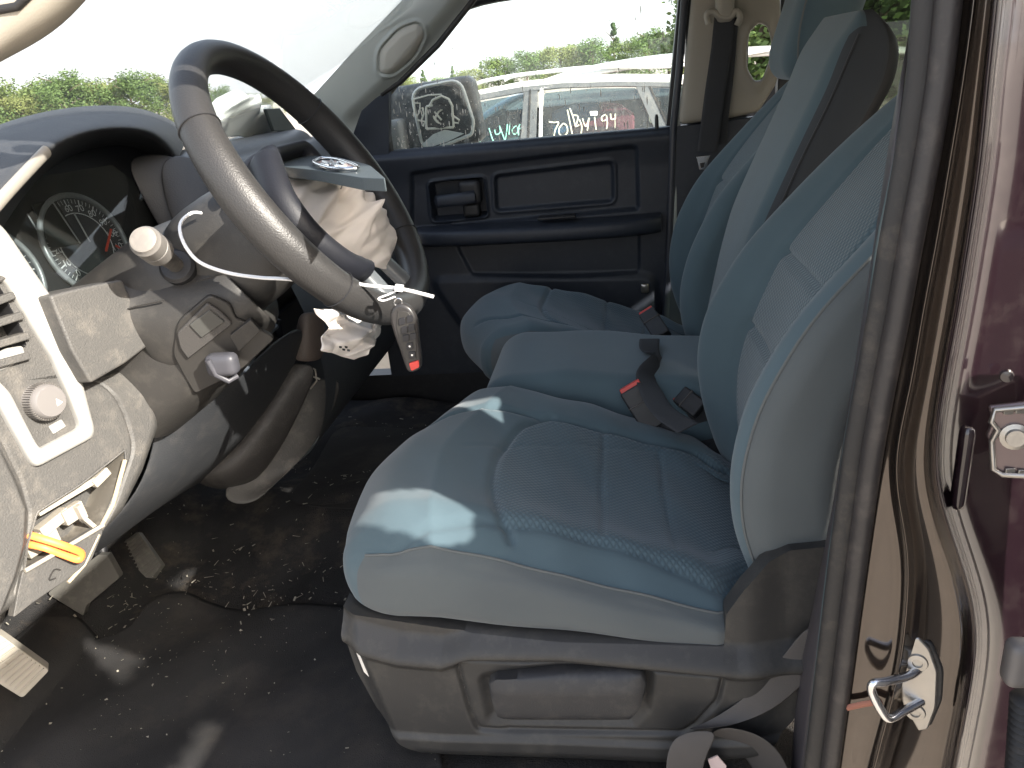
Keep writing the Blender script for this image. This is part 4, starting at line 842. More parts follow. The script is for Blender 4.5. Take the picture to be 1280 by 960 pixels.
# stalk
stb, stt = G(222, 333, .955), G(178, 299, .865); sax = (stt-stb).normalized(); L = (stt-stb).length
st = thing('turn_signal_stalk', stb, 'worn grey turn signal stalk with a bright round end cap, below the gauges', 'stalk')
lathe('stalk_base', stb, sax, [(-.02, .024), (.002, .024), (.006, .020), (.007, .012)], BLACKP, st)
lathe('stalk_arm', stb, sax, [(.0, .012), (.01, .010), (L*.45, .0125), (L*.58, .0165)], mat('stalk_plastic', (.08, .075, .07), .4, .3, 300, dust=.4, dustcol=(.35, .32, .28), dscale=60), st)
STK = mat('stalk_knob_grey', (.16, .15, .14), .45, dust=.3, dustcol=(.15, .14, .13), dscale=60)
kn = lathe('stalk_knob', stb, sax, [(L*.56, .0165), (L*.58, .0195), (L*.74, .0195), (L*.75, .018), (L*.76, .0195), (L*.93, .0195), (L*.96, .017), (L*.975, .0165)], STK, st)
lathe('end_cap', stb, sax, [(L*.96, .0165), (L*.99, .0160), (L, .0135), (L+.0005, .001)], mat('stalk_cap', (.18, .165, .15), .45, dust=.3), kn)

# ================================================================== dashboard
da = thing('dashboard', (-.8, 1.5, .95), 'truck dashboard with hooded gauges, vent and headlight switch, its near end in full sun', 'dashboard')
hoodr = [[(-90, 200, -1.12), (0, 156, -1.12), (60, 146, -1.12), (120, 140, -1.12), (170, 141, -1.12), (215, 152, -1.12), (255, 170, -1.12)],
         [(-90, 190, -.93), (0, 151, -.93), (60, 135, -.93), (120, 128, -.93), (170, 130, -.93), (207, 142, -.93), (238, 168, -.93)],
         [(-90, 200, -.84), (0, 158, -.84), (60, 140, -.85), (120, 133, -.86), (170, 136, -.87), (206, 150, -.88), (232, 178, -.88)],
         [(-90, 270, -.73), (0, 212, -.74), (48, 172, -.76), (110, 150, -.79), (165, 149, -.81), (203, 160, -.82), (226, 190, -.83)],
         [(-90, 345, -.705), (0, 240, -.71), (52, 184, -.73), (110, 160, -.76), (165, 157, -.78), (202, 167, -.80), (224, 200, -.81)],
         [(-90, 358, -.712), (0, 252, -.72), (58, 190, -.74), (110, 166, -.77), (164, 162, -.79), (200, 173, -.81), (221, 206, -.82)],
         [(-60, 358, -.80), (12, 248, -.80), (62, 196, -.81), (112, 174, -.84), (160, 172, -.86), (194, 190, -.87), (212, 230, -.88)],
         [(-40, 360, -.86), (22, 250, -.88), (66, 204, -.90), (112, 186, -.91), (156, 186, -.92), (184, 210, -.92), (196, 260, -.92)]]
grid('gauge_hood', [[GX(*q) for q in r] for r in hoodr], SOFTB, da)
LIPM = mat('hood_lip', (.26, .24, .21), .5)
tube('hood_lip', cat_rom([GX(a, b-1, x+.003) for a, b, x in hoodr[5][:3]], 6), .0055, LIPM, da, rh=.008)
# cluster
CO, CN = Vector((-.865, 1.1, 1.58)), Vector((.95, -.12, .26)).normalized()
def K(px, py, off=0): return GP(px, py, CO, CN)+CN*off
clu = plate('gauge_face', [K(*q, -.02) for q in ((-70, 225), (40, 172), (150, 152), (222, 200), (225, 320), (165, 340), (60, 372), (-70, 390))], -CN*.01, mat('gauge_face', (.012, .013, .016), .5), da, 0)
GRF = mat('gauge_ring', (.33, .34, .36), .35, metal=.3); DIAL = mat('dial_face', (.035, .04, .05), .5); MARK = mat('dial_print', (.75, .75, .78), .5)
def gauge(c, rad, nums, red=None, th0=-130, th1=130, ring=True):
    c3 = K(*c, -.015); up_ = (Vector((0, 0, 1))-CN*CN.z).normalized(); s_ = up_.cross(CN)*1.0
    at = lambda a, r, o=0: c3+(s_*math.sin(math.radians(a))+up_*math.cos(math.radians(a)))*r+CN*o
    g = plate('gauge_dial', [at(a, rad) for a in range(0, 360, 10)], -CN*.004, DIAL, clu, 0)
    tube('gauge_ring', [at(a, rad*1.04, .002) for a in range(0, 360, 8)], .0045, GRF, clu, seg=10, closed=True)
    tube('inner_ring', [at(a, rad*.66, .001) for a in range(0, 360, 8)], .0008, MARK, clu, seg=5, closed=True)
    V = []; F = []
    n = (len(nums)-1)*4
    for i in range(n+1):
        a = th0+(th1-th0)*i/n; r0 = rad*(.86 if i % 4 else .80); w_ = .35 if i % 4 else .8
        k = len(V); V += [at(a-w_, r0, .002), at(a+w_, r0, .002), at(a+w_, rad*.95, .002), at(a-w_, rad*.95, .002)]; F.append([k, k+1, k+2, k+3])
    build('dial_ticks', V, F, MARK, clu, smooth=False, recalc=False)
    for i, tx in enumerate(nums):
        cu = bpy.data.curves.new('t', 'FONT'); cu.body = tx; cu.size = rad*.20; cu.align_x = 'CENTER'; cu.align_y = 'CENTER'
        to = bpy.data.objects.new('t', cu); COL.objects.link(to); me = bpy.data.meshes.new_from_object(to); bpy.data.objects.remove(to)
        a = th0+(th1-th0)*i/(len(nums)-1); cc = at(a, rad*.76, .0025)
        V = [cc+s_*v.co.x+up_*v.co.y for v in me.vertices]; F = [list(p.vertices) for p in me.polygons]
        if F: build('dial_number', V, F, MARK, clu, smooth=False, recalc=False)
    return at
at = gauge((116, 302), .079, ['0', '10', '20', '30', '40', '50', '60', '70', '80', '90', '100', '110', '120'])
NEE = mat('needle_red', (.8, .09, .05), .4)
tube('needle', [K(143, 285, -.008), K(137, 312, -.008)], .0022, NEE, clu, seg=6)
tube('needle', [K(149, 305, -.008), K(161, 313, -.008)], .0018, NEE, clu, seg=6)
at2 = gauge((2, 345), .072, ['0', '1', '2', '3', '4', '5', '6', '7'])
for L in ([(68, 245), (106, 302)], [(40, 265), (72, 318)], [(98, 264), (118, 300)]): tube('trim_line', [K(a, b, -.01) for a, b in L], .0012, GRF, clu, seg=5)
plate('info_screen', [K(*q, -.012) for q in ((46, 252), (76, 246), (108, 300), (72, 310))], -CN*.003, mat('screen_glass', (.02, .022, .022), .15), clu, .001)
lens = plate('gauge_lens', [K(*q, .0) for q in ((-70, 235), (0, 235), (40, 222), (140, 206), (200, 250), (190, 308), (165, 330), (64, 366), (30, 330), (-70, 380))], -CN*.003, glass('lens_glass', (.75, .78, .78), dirt=.12, dscale=30, base_dirt=.015), da, 0)
grid('gauge_floor', [[K(60, 370, .0), K(110, 352, .0), K(168, 328, .0), K(215, 300, 0)], [K(50, 372, -.05), K(100, 352, -.05), K(160, 330, -.05), K(215, 300, -.05)]], SOFTB, da, thick=.003, sub=1)
DKG = mat('dark_side_panel', (.028, .027, .028), .5, .4, 400)
grid('gauge_side_panel', [[GX(150, 195, -.86), GX(190, 190, -.84), GX(225, 195, -.80)], [GX(178, 250, -.84), GX(210, 240, -.80), GX(250, 230, -.76)], [GX(212, 310, -.80), GX(240, 300, -.76), GX(275, 275, -.72)]], DKG, da, thick=.004)
grid('gauge_side_panel', [[GX(196, 200, -.82), GX(225, 190, -.80), GX(260, 205, -.76)], [GX(205, 250, -.80), GX(235, 240, -.76), GX(280, 240, -.72)], [GX(220, 300, -.76), GX(262, 262, -.72), GX(300, 270, -.70)]], mat('brown_side_panel', (.045, .042, .04), .5, .4, 400), da, thick=.004)

# near end of the dash
DO, DN = Vector((-.70, .86, 1.4)), Vector((.95, -.28, .10)).normalized()
def D(px, py, off=0): return GP(px, py, DO, DN)+DN*off
FRO = rpoly2([(-120, 190), (2, 284), (36, 334), (68, 380), (98, 470), (117, 545), (42, 585), (34, 578), (-120, 300)], .12, 5)
FRI = rpoly2([(-120, 230), (0, 345), (38, 392), (60, 440), (98, 535), (42, 562), (0, 480), (-120, 290)], .10, 5)
FRI2 = rpoly2([(-90, 350), (2, 352), (28, 395), (62, 450), (97, 534), (44, 562), (8, 490), (-90, 395)], .08, 5)
VENT = rpoly2([(-90, 340), (-2, 356), (30, 418), (32, 432), (0, 445), (-90, 480)], .12, 4)
FUSE = rpoly2([(46, 640), (100, 606), (156, 562), (157, 574), (146, 610), (128, 652), (112, 672), (60, 700), (36, 722), (30, 712), (34, 680)], .1, 4)
CAP = [(-140, 520), (0, 560), (20, 600), (33, 635), (31, 680), (20, 720), (4, 760), (-12, 800), (-140, 900)]
SEAM = cat2([(96, 472), (128, 478), (147, 500), (160, 530), (166, 560), (158, 590), (140, 640), (118, 690), (80, 735)])
RE = [(0, 282), (62, 368), (98, 472), (140, 450), (180, 452), (208, 512), (209, 535), (190, 590), (165, 640), (126, 684), (88, 714), (40, 752), (-10, 790)]
def dh(X, Y):
    h = np.zeros_like(X)
    
    h -= .035*sstep(1, -3, sdp(VENT, X, Y)); h -= .045*sstep(0, -3, sdp(FUSE, X, Y))
    h += .014*sstep(2, -12, sdp(CAP, X, Y)); h -= .003*np.exp(-(dline(SEAM, X, Y)/1.6)**2); h -= .002*np.exp(-(dline([(-20, 520), (2, 550), (26, 600), (37, 640), (34, 690), (18, 740)], X, Y)/2)**2)
    e = dline(RE[3:], X, Y); h -= .022*(1-np.clip(e/20, 0, 1))**2
    h -= .02*sstep(500, 450, Y)*sstep(90, 130, X)
    return h
def ring_plate(name, outer, inner, c, fn, hs, m, par, n=160):
    global ctr
    keep = ctr; ctr = np.array(c, float); o_ = resample(list(outer)+[outer[0]], 400); i_ = resample(list(inner)+[inner[0]], 400); rows = []
    for f_, h in hs:
        r = []
        for th in np.linspace(-math.pi, math.pi, n+1)[:-1]:
            a, b = hit(i_, th), hit(o_, th); q = a+(b-a)*f_; r.append(fn(q[0], q[1], h))
        rows.append(r+[r[0]])
    ctr = keep; o = grid(name, rows, m, par, sub=1); return o
LFT = [(-110, 325), (-110, 580), (-110, 860)]
nd = mat('fuse_cavity', (.10, .09, .075), .7, dust=.3)
sheet('near_dash', LFT, RE, DO, DN, dh, [DASHG, DASHL, nd, BLACKP], da, 300, 260, .03,
      matf=lambda X, Y: np.where(sdp(VENT, X, Y) < 1, 3, np.where(sdp(FUSE, X, Y) < 0, 2, 0)))
ring_plate('panel_frame', FRO, FRI2, (20, 450), D, [(0, -.004), (0, .008), (.12, .0105), (.85, .0105), (1.0, .007), (1.0, -.004)], DASHL, da)
for k in range(5):
    y0 = 352+k*24-12; a, b = D(-60, y0+34, -.001), D(min(32, 2+k*11), y0+4+k*1.2, -.001); c = (a+b)/2; ax = (b-a)/2; s = ax.normalized().cross(DN)
    obox('vent_slat', c, ax, s*.0045, DN*.010, DASHG, da, .0015)
bt = plate('panel_button', round_poly([D(*q, .002) for q in ((-12, 450), (4, 436), (28, 432), (32, 446), (10, 460), (-8, 466))], .3, 4), -DN*.006, DASHL, da, .002)
tube('panel_groove', [D(-12, 486, -.0035), D(53, 454, -.0035)], .0008, BLK, da, seg=5)
kc = D(50, 502, -.004)
kb = lathe('headlight_knob', kc, DN, [(0, .0235), (.004, .0235), (.007, .0225), (.020, .0218), (.026, .0195), (.027, .0185), (.0275, .001)], mat('knob_silver', (.17, .16, .155), .35), da, 40)
V = []; F = []
up_ = (Vector((0, 0, 1))-DN*DN.z).normalized(); sd = up_.cross(DN)
for i in range(48):
    a = 2*math.pi*i/48; r = up_*math.cos(a)+sd*math.sin(a); t = up_*-math.sin(a)+sd*math.cos(a); k = len(V)
    for h in (.006, .020):
        for rr_, tt in ((.0215, -.0007), (.0240, 0), (.0215, .0007)): V.append(kc+r*rr_+t*tt+DN*h)
    F += [[k, k+1, k+4, k+3], [k+1, k+2, k+5, k+4], [k+3, k+4, k+5], [k, k+2, k+1]]
tag(build('knob_ribs', V, F, mat('knob_dark', (.14, .13, .12), .5), kb, smooth=False), kind='stuff')
plate('knob_mark', [kc+DN*.0278+sd*a+up_*b for a, b in ((.004, -.008), (.012, -.006), (.006, .001))], -DN*.001, SILW, kb, 0)
ICON = mat('panel_print', (.8, .78, .74), .5)
for a, b in ((3, 480), (18, 482), (27, 470), (37, 466), (49, 468)): lathe('panel_symbol', D(a, b, -.0035), DN, [(0, .0028), (.0006, .0026)], ICON, da, 10)
plate('dimmer_slot', round_poly([D(*q, -.002) for q in ((38, 545), (76, 522), (84, 534), (46, 556))], .15, 3), -DN*.003, mat('dimmer_slot', (.2, .18, .16), .5), da, .001)
plate('dimmer_wheel', round_poly([D(*q, .002) for q in ((60, 533), (76, 524), (82, 533), (66, 543))], .15, 3), -DN*.006, DASHL, da, .001)
plate('dimmer_mark', [D(*q, -.001) for q in ((43, 550), (51, 545), (53, 553))], -DN*.001, ICON, da, 0)
plate('gauge_ledge', round_poly([D(*q, .034) for q in ((40, 372), (80, 362), (132, 352), (150, 392), (164, 434), (136, 455), (92, 480), (68, 440))], .10, 4), -DN*.06, DASHG, da, .007, 4)
plate('dash_side', [Vector((x, .725, z)) for x, z in ((-1.48, 1.62), (-.86, 1.70), (-.775, 1.60), (-.77, 1.40), (-.79, 1.20), (-.90, 1.04), (-1.48, .98))], (0, .02, 0), DASHG, da, .006)
box('dash_core', -1.48, -1.0, .75, 1.42, 1.04, 1.60, BLACKP, da)
# clips, cable and hanging cover in the open fuse recess
CLP = mat('clip_plastic', (.36, .33, .28), .5, dust=.3)
def bar(name, a, b, w_, d, off, m=CLP): A, B = D(*a, off), D(*b, off); ax = (B-A)/2; s = ax.normalized().cross(DN); return obox(name, (A+B)/2, ax, s*w_, DN*d, m, da, .001)
tube('opening_lip', [D(a, b, .0005) for a, b in FUSE], .0016, DASHG, da, seg=6, closed=True)
bar('clip_rail', (54, 642), (126, 600), .0045, .004, -.012); bar('clip_rail', (122, 606), (140, 588), .006, .005, -.010); bar('fuse_block', (62, 668), (96, 640), .007, .008, -.022); bar('fuse_block', (88, 650), (112, 634), .010, .006, -.016)
bar('fuse_block', (46, 690), (84, 666), .012, .008, -.026); bar('clip_tab', (100, 632), (108, 648), .004, .006, -.006); bar('clip_tab', (108, 648), (122, 660), .003, .004, -.006)
cvr = plate('fallen_cover', round_poly([D(*q, .004) for q in ((26, 714), (70, 690), (124, 656), (126, 666), (112, 700), (84, 722), (40, 752), (14, 772), (20, 740))], .12, 4), -DN*.012, DASHG, da, .003)
tube('cover_lip', [D(26, 713, .008), D(70, 688, .008), D(124, 656, .008)], .0028, CLP, cvr)
tube('cover_mark', cat_rom([D(72, 712, .0055), D(64, 712, .0055), D(58, 724, .0055), D(66, 722, .0055)], 4), .001, BLK, cvr, seg=5)
tube('edge_strip', [D(155, 575, .002), D(140, 630, .002), D(124, 660, .002)], .003, mat('edge_strip', (.4, .34, .24), .5), da); tube('edge_strip', [D(122, 668, .002), D(104, 706, .002), D(84, 728, .002)], .0025, mat('edge_strip', (.4, .34, .24), .5), da)
og = thing('orange_loop', D(60, 685, .01), 'small orange plastic loop poking from the open fuse recess on the dash end', 'strap')
tube('strap', cat_rom([D(36, 668, -.004), D(50, 674, .012), (D(70, 682, .022)), D(88, 690, .022), D(86, 698, .020), D(70, 692, .014), D(52, 684, .006), D(38, 680, -.01)], 6), .0045, ORANGE, og, rh=.0016, seg=8, up=DN)
# knee panel going round under the column
kp = [[G(170, 448, .96), G(243, 492, 1.0), G(300, 465, 1.09), G(332, 426, 1.20), G(388, 392, 1.37)], [G(196, 520, .995), G(248, 532, 1.04), G(290, 518, 1.15), G(330, 488, 1.27), G(366, 458, 1.37)],
      [G(180, 588, .97), G(225, 582, 1.04), G(260, 575, 1.15), G(292, 558, 1.26), G(330, 528, 1.37)], [G(152, 636, .94), G(190, 628, 1.03), G(216, 616, 1.14), G(245, 604, 1.25), G(285, 585, 1.36)],
      [G(74, 708, .94), G(120, 690, 1.03), G(150, 660, 1.14), G(180, 630, 1.25), G(215, 605, 1.36)]]
grid('knee_panel', kp, SOFTB, da, thick=.01)
lp = tube('opening_edge', cat_rom([G(248, 492, 1.0), G(275, 476, 1.03), G(305, 462, 1.08), G(318, 440, 1.12), G(325, 425, 1.16), G(345, 408, 1.22)], 6), .005, mat('opening_edge', (.06, .07, .085), .35), da)
plate('opening_shade', [G(*q) for q in ((225, 486, 1.06), (300, 400, 1.12), (352, 400, 1.30), (318, 450, 1.22), (290, 470, 1.15))], (-.03, .03, 0), RUBF, da, 0)  # black sheet standing in for the shade inside the opening
BRT = mat('brown_console_trim', (.085, .068, .06), .5, .4, 500)
grid('console_side', [[G(372, 388, 1.36), G(388, 388, 1.36), G(404, 388, 1.40)], [G(370, 430, 1.36), G(388, 430, 1.355), G(405, 430, 1.40)], [G(366, 452, 1.36), G(386, 452, 1.355), G(402, 450, 1.40)]], BRT, da, thick=.008)
CSL = mat('console_lower', (.045, .042, .04), .55, .5, 400, dust=.3, dustcol=(.2, .19, .17))
grid('console_lower', [[G(364, 452, 1.37), G(376, 452, 1.355), G(402, 452, 1.37)], [G(338, 500, 1.33), G(350, 505, 1.32), G(376, 510, 1.36)], [G(300, 556, 1.27), G(318, 565, 1.26), G(350, 560, 1.33)], [G(250, 598, 1.20), G(275, 615, 1.20), G(318, 605, 1.30)], [G(238, 585, 1.30), G(245, 600, 1.35), G(280, 610, 1.40)]], CSL, da, thick=.01)
grid('tunnel_cover', [[G(385, 470, 1.42), G(410, 470, 1.45), G(430, 470, 1.5)], [G(345, 545, 1.38), G(385, 535, 1.4), G(410, 530, 1.45)], [G(268, 612, 1.27), G(325, 610, 1.32), G(372, 580, 1.38)], [G(288, 634, 1.26), G(320, 633, 1.27), G(340, 610, 1.30)]], mat('tunnel_cover', (.075, .072, .068), .6, .5, 300, dust=.5, dustcol=(.25, .23, .2)), da, thick=.01)
for L in ([(386, 458), (394, 462), (396, 476), (388, 486)], [(390, 470), (400, 474)]): tube('cable_tab', [G(a, b, 1.40) for a, b in L], .002, CLP, da, seg=6)
# passenger side of the dash: profile swept across the cab
PR = [(-1.15, 1.60), (-1.0, 1.652), (-.90, 1.664), (-.83, 1.662), (-.805, 1.645), (-.80, 1.632), (-.775, 1.636), (-.74, 1.625), (-.70, 1.585), (-.675, 1.50), (-.635, 1.40), (-.61, 1.30), (-.60, 1.20), (-.64, 1.05), (-.75, .98), (-.95, .98)]
rows = [[Vector((x-max(0, (y-2.1))*.8*(1 if y > 2.1 else 0), y, z)) for x, z in PR] for y in (1.40, 1.45, 1.62, 1.8, 2.0, 2.1, 2.18, 2.225)]
grid('passenger_dash', rows, mat('dash_blue_black', (.055, .06, .066), .5, .6, 450, dust=.12, dustcol=(.2, .2, .2)), da)
tube('dash_end_line', cat_rom([Vector((x-.045+.004, 2.16, z+.004)) for x, z in PR[6:13]], 5), .003, mat('end_line', (.25, .27, .28), .3), da, seg=6)
tube('dash_end_line', cat_rom([Vector((x-.075+.004, 2.2, z+.006)) for x, z in PR[6:13]], 5), .0025, mat('end_line', (.25, .27, .28), .3), da, seg=6)
plate('airbag_lid', [GX(*q, -.86) for q in ((333, 136), (350, 135), (372, 164), (343, 164))], (-.01, 0, 0), mat('lid', (.04, .05, .05), .5), da, .002)
box('centre_stack', -.95, -.70, 1.36, 1.72, 1.05, 1.62, BLACKP, da, .02)
for k in range(4): obox('stack_button_row', Vector((-.69, 1.54, 1.50-k*.09)), (.008, 0, 0), (0, .13, 0), (0, 0, .026), HUBM, da, .004)

# ================================================================== ties, key, pedals, floor mats
zt = thing('zip_tie', G(330, 345, .93), 'long white cable tie looped round the steering wheel rim holding the key', 'cable tie')
tube('tie_strap', cat_rom([G(252, 266, .96), G(240, 266, .95), G(228, 275, .94), (G(225, 288, .92)), G(232, 308, .90), G(250, 328, .885), G(285, 341, .875), G(325, 347, .87), G(366, 350, .865), G(400, 362, .95), G(428, 356, 1.02)], 6), .0022, WHITEP, zt, rh=.0012, seg=8, up=(0, -.5, .85), square=True)
tube('tie_strap', cat_rom([G(430, 352, .90), G(460, 357, .895), G(500, 361, .89), G(542, 371, .885)], 6), .0022, WHITEP, zt, rh=.0012, seg=8, up=(0, -.6, .8), square=True)
obox('tie_head', G(499, 360, .885), (.005, 0, -.001), (0, .003, 0), (0.001, 0, .004), WHITEP, zt, .001)
tube('tie_loop', cat_rom([G(499, 362, .888), G(485, 368, .886), G(473, 373, .885), G(480, 376, .885), (G(494, 371, .886))], 5), .0018, WHITEP, zt, rh=.001, seg=8, square=True)
ky = thing('key_fob', G(508, 425, .9), 'black key fob with small buttons and a red panic button hanging below the wheel rim', 'key fob')
yk = .885
kpz = cat_rom([G(a, b, yk) for a, b in ((497, 380), (512, 385), (521, 402), (523, 425), (526, 450), (524, 462), (513, 466), (507, 461), (499, 438), (490, 412), (487, 392))], 3, True)
kbody = plate('fob_body', kpz, (-.0, .012, 0), mat('fob_grey', (.03, .028, .028), .35), ky, .004, 3)
def kq(name, L, m, par=kbody): plate(name, round_poly([G(a, b, yk-.0008) for a, b in L], .12, 2), (0, .002, 0), m, par, .0005)
kq('fob_face', [(497, 388), (510, 390), (519, 404), (521, 450), (508, 455), (501, 430), (495, 408)], BLK)
for i, (a, b) in enumerate(((502, 402), (512, 399), (505, 413), (514, 410), (507, 423), (516, 421))): plate('fob_button', round_poly([G(a+dx, b+dy, yk-.0022) for dx, dy in ((-4, -3.6), (4, -5), (4.4, 3.4), (-3.4, 5))], .15, 2), (0, .002, 0), mat('fob_rubber', (.014, .014, .017), .5), kbody, .0005)
for a, b in ((512, 433), (515, 444)): plate('fob_button', round_poly([G(a+dx, b+dy, yk-.0022) for dx, dy in ((-4.5, -3.6), (4, -4.6), (4.4, 3.4), (-3.9, 4.6))], .15, 2), (0, .002, 0), mat('fob_rubber', (.014, .014, .017), .5), kbody, .0005); lathe('fob_symbol', G(a, b, yk-.0026), (0, -1, 0), [(0, .0014), (.0003, .0012)], ICON, kbody, 8)
plate('panic_button', round_poly([G(a, b, yk-.0025) for a, b in ((511, 454), (523, 451), (524, 459), (514, 464))], .2, 3), (0, .003, 0), RED, kbody, .0008)
tube('key_ring', [G(498+5*math.cos(a), 378+5*math.sin(a), yk+.003) for a in np.linspace(0, 6.28, 15)[:-1]], .0009, CHROME, ky, seg=6, closed=True)

def pedal(name, px, y, th, m, label, ribs=None, off=(0, 0, 0), cat='pedal'):
    p3 = [G(a, b, yy) for (a, b), yy in zip(px, y)]; t = thing(name, p3[0], label, cat)
    n = (p3[1]-p3[0]).cross(p3[-1]-p3[0]).normalized(); n = n if n.dot(CAM-p3[0]) > 0 else -n
    plate('pad', round_poly(p3, .1, 3), -n*th, m, t, .003)
    if ribs:
        (a0, a1), (b0, b1), cnt = ribs
        for i in range(cnt):
            f = (i+.5)/cnt; A = Vector(p3[a0]).lerp(p3[a1], f); B = Vector(p3[b0]).lerp(p3[b1], f); A2 = A.lerp(B, .05); B2 = A.lerp(B, .95)
            tube('rib', [A2+n*.0015, B2+n*.0015], .0018, m, t, seg=6)
    return t, n
PED = mat('pedal_rubber', (.10, .095, .085), .7, .4, 300, dust=.5, dustcol=(.25, .23, .2), dscale=40); PEDL = mat('pedal_grey', (.36, .33, .28), .7, dust=.4, dustcol=(.45, .42, .38))
pedal('gas_pedal', ((144, 684), (172, 664), (202, 706), (190, 723), (182, 722)), (1.32, 1.34, 1.30, 1.28, 1.28), .015, PED, 'ribbed dark accelerator pedal hanging above the carpet', ribs=((0, 4), (1, 2), 11))
t, n = pedal('brake_pedal', ((58, 742), (122, 694), (134, 694), (150, 722), (108, 757), (104, 770)), (1.12, 1.16, 1.165, 1.16, 1.12, 1.12), .02, PED, 'wide worn brake pedal pad just below the dashboard edge')
tube('pedal_arm', [G(130, 700, 1.19), G(120, 640, 1.24)], .01, BLACKP, t)
t, n = pedal('parking_brake_pedal', ((-60, 756), (3, 796), (62, 838), (28, 873), (-60, 818)), (.84, .86, .88, .85, .82), .022, PEDL, 'pale ribbed parking brake pedal in full sun at the left edge', ribs=((1, 3), (0, 4), 1))
for i in range(9):
    f = (i+.6)/9.6; A = G(3, 796, .86).lerp(G(28, 873, .85), f*.96); B = G(62, 838, .88).lerp(G(28, 873, .85), f)
p3 = [G(3, 796, .86), G(62, 838, .88), G(28, 873, .85), G(-40, 822, .825)]
for i in range(10):
    f = (i+.5)/10; A = p3[0].lerp(p3[1], .06+.88*f); B = p3[3].lerp(p3[2], .06+.88*f)
    tube('rib', [A.lerp(B, .04)+n*.002, A.lerp(B, .93)+n*.002], .0016, PEDL, t, seg=6)

zf = lambda x, y: floor_z(x, y)
fm = thing('floor_mat', (-.7, 1.05, .79), 'black dusty driver floor mat with a wavy front edge', 'floor mat')
A = [(70, 812), (105, 796), (125, 806), (150, 799), (172, 786), (190, 762), (208, 750), (232, 746), (258, 752), (300, 756), (340, 752), (430, 756), (520, 760)]
a = resample(A, 120); bq = resample([(-120, 1000), (60, 1060), (300, 1080), (560, 1000)], 120); V = []; nv = 50
for i in range(nv):
    for j in range(120):
        t = i/(nv-1); q = a[j]*(1-t)+bq[j]*t; p = GZ(q[0], q[1], .79); p.z = max(zf(p.x, p.y), zf(p.x, p.y))+.012+.004*math.sin(p.x*14)*math.sin(p.y*19)-(.008 if i == 0 else 0); V.append(p)
F = [[i*120+j, i*120+j+1, (i+1)*120+j+1, (i+1)*120+j] for i in range(nv-1) for j in range(119)]
o = build('mat_sheet', V, F, MATM, fm, recalc=False); s = o.modifiers.new('solid', 'SOLIDIFY'); s.thickness = .006; s.offset = -1
fm2 = thing('floor_mat', (-.7, 1.9, .79), 'black floor mat on the far side beyond the driver cushion', 'floor mat')
rows = []
for r in ([(414, 530), (450, 532), (520, 536), (600, 540)], [(395, 600), (440, 600), (520, 600), (600, 600)], [(340, 650), (420, 660), (500, 660), (600, 660)]):
    rows.append([(lambda p: Vector((p.x, p.y, zf(p.x, p.y)+.012)))(GZ(*q, .80)) for q in r])
grid('mat_sheet', rows, MATM, fm2, thick=.006, sub=3)
# litter: dry grass, crumbs and lint scattered over floor, mat and far footwell
rd_ = random.Random(11); V = []; F = []
for i in range(1100):
    x, y = rd_.uniform(-1.25, -.15), rd_.uniform(.78, 2.1)
    if rd_.random() < .5: x, y = rd_.gauss(-.85, .16), rd_.gauss(1.1, .16)
    L = rd_.choice([.0015, .0015, .002, .002, .003, .004, .006, .009])*rd_.uniform(.5, 1.2); w_ = rd_.uniform(.0004, .0011) if L > .006 else L*.4; an = rd_.uniform(0, 6.28)
    z = zf(x, y)+.0145+.004*math.sin(x*14)*math.sin(y*19)+.001; c, s = math.cos(an), math.sin(an); k = len(V)
    b = rd_.uniform(0, .004)
    V += [(x-c*L+s*w_, y-s*L-c*w_, z), (x-c*L-s*w_, y-s*L+c*w_, z+.0006), (x+c*L-s*w_, y+s*L+c*w_, z+b), (x+c*L+s*w_, y+s*L-c*w_, z+b+.0006)]; F.append([k, k+1, k+2, k+3])
lt = build('litter', V, F, DEB, None, smooth=False, recalc=False); tag(lt, 'dry grass and crumbs scattered on the dark carpet', 'litter', kind='stuff')

# ================================================================== near B pillar, striker, open rear door
np_ = thing('door_pillar', (.28, .66, .62), 'glossy dark maroon pillar between the doors with black seals, in the right foreground', 'door pillar')
ys = [-60, 0, 100, 200, 300, 400, 480, 560, 620, 690, 770, 850, 960, 1060]
def ip(L, y): return float(np.interp(y, [q[1] for q in L], [q[0] for q in L]))
E0 = [(1152, -60), (1148, 0), (1141, 100), (1125, 200), (1103, 300), (1090, 400), (1075, 480), (1060, 560), (1053, 620), (1042, 690), (1032, 770), (1023, 850), (1010, 960), (1000, 1060)]      # inner seal edge
E1 = [(1170, -60), (1168, 0), (1160, 100), (1144, 200), (1125, 300), (1108, 400), (1093, 480), (1078, 560), (1070, 620), (1060, 690), (1050, 770), (1040, 850), (1026, 960), (1016, 1060)]
E2 = [(1206, -60), (1200, 0), (1187, 100), (1170, 200), (1150, 300), (1132, 400), (1115, 480), (1101, 560), (1092, 620), (1083, 690), (1072, 770), (1062, 850), (1046, 960), (1034, 1060)]
E3 = [(1222, -60), (1216, 0), (1203, 100), (1186, 200), (1170, 300), (1150, 400), (1138, 480), (1122, 540), (1112, 590), (1136, 690), (1132, 770), (1122, 850), (1090, 960), (1070, 1060)]      # step of the jamb
E4 = [(1252, -60), (1248, 0), (1236, 100), (1228, 200), (1212, 300), (1196, 400), (1180, 480), (1168, 560), (1172, 620), (1196, 690), (1222, 770), (1216, 850), (1192, 960), (1180, 1060)]     # outer flange
rows = []
yd = [.760, .72, .690, .676, .672, .668, .664, .655, .650, .645, .625, .612, .612, .625, .66, .70]
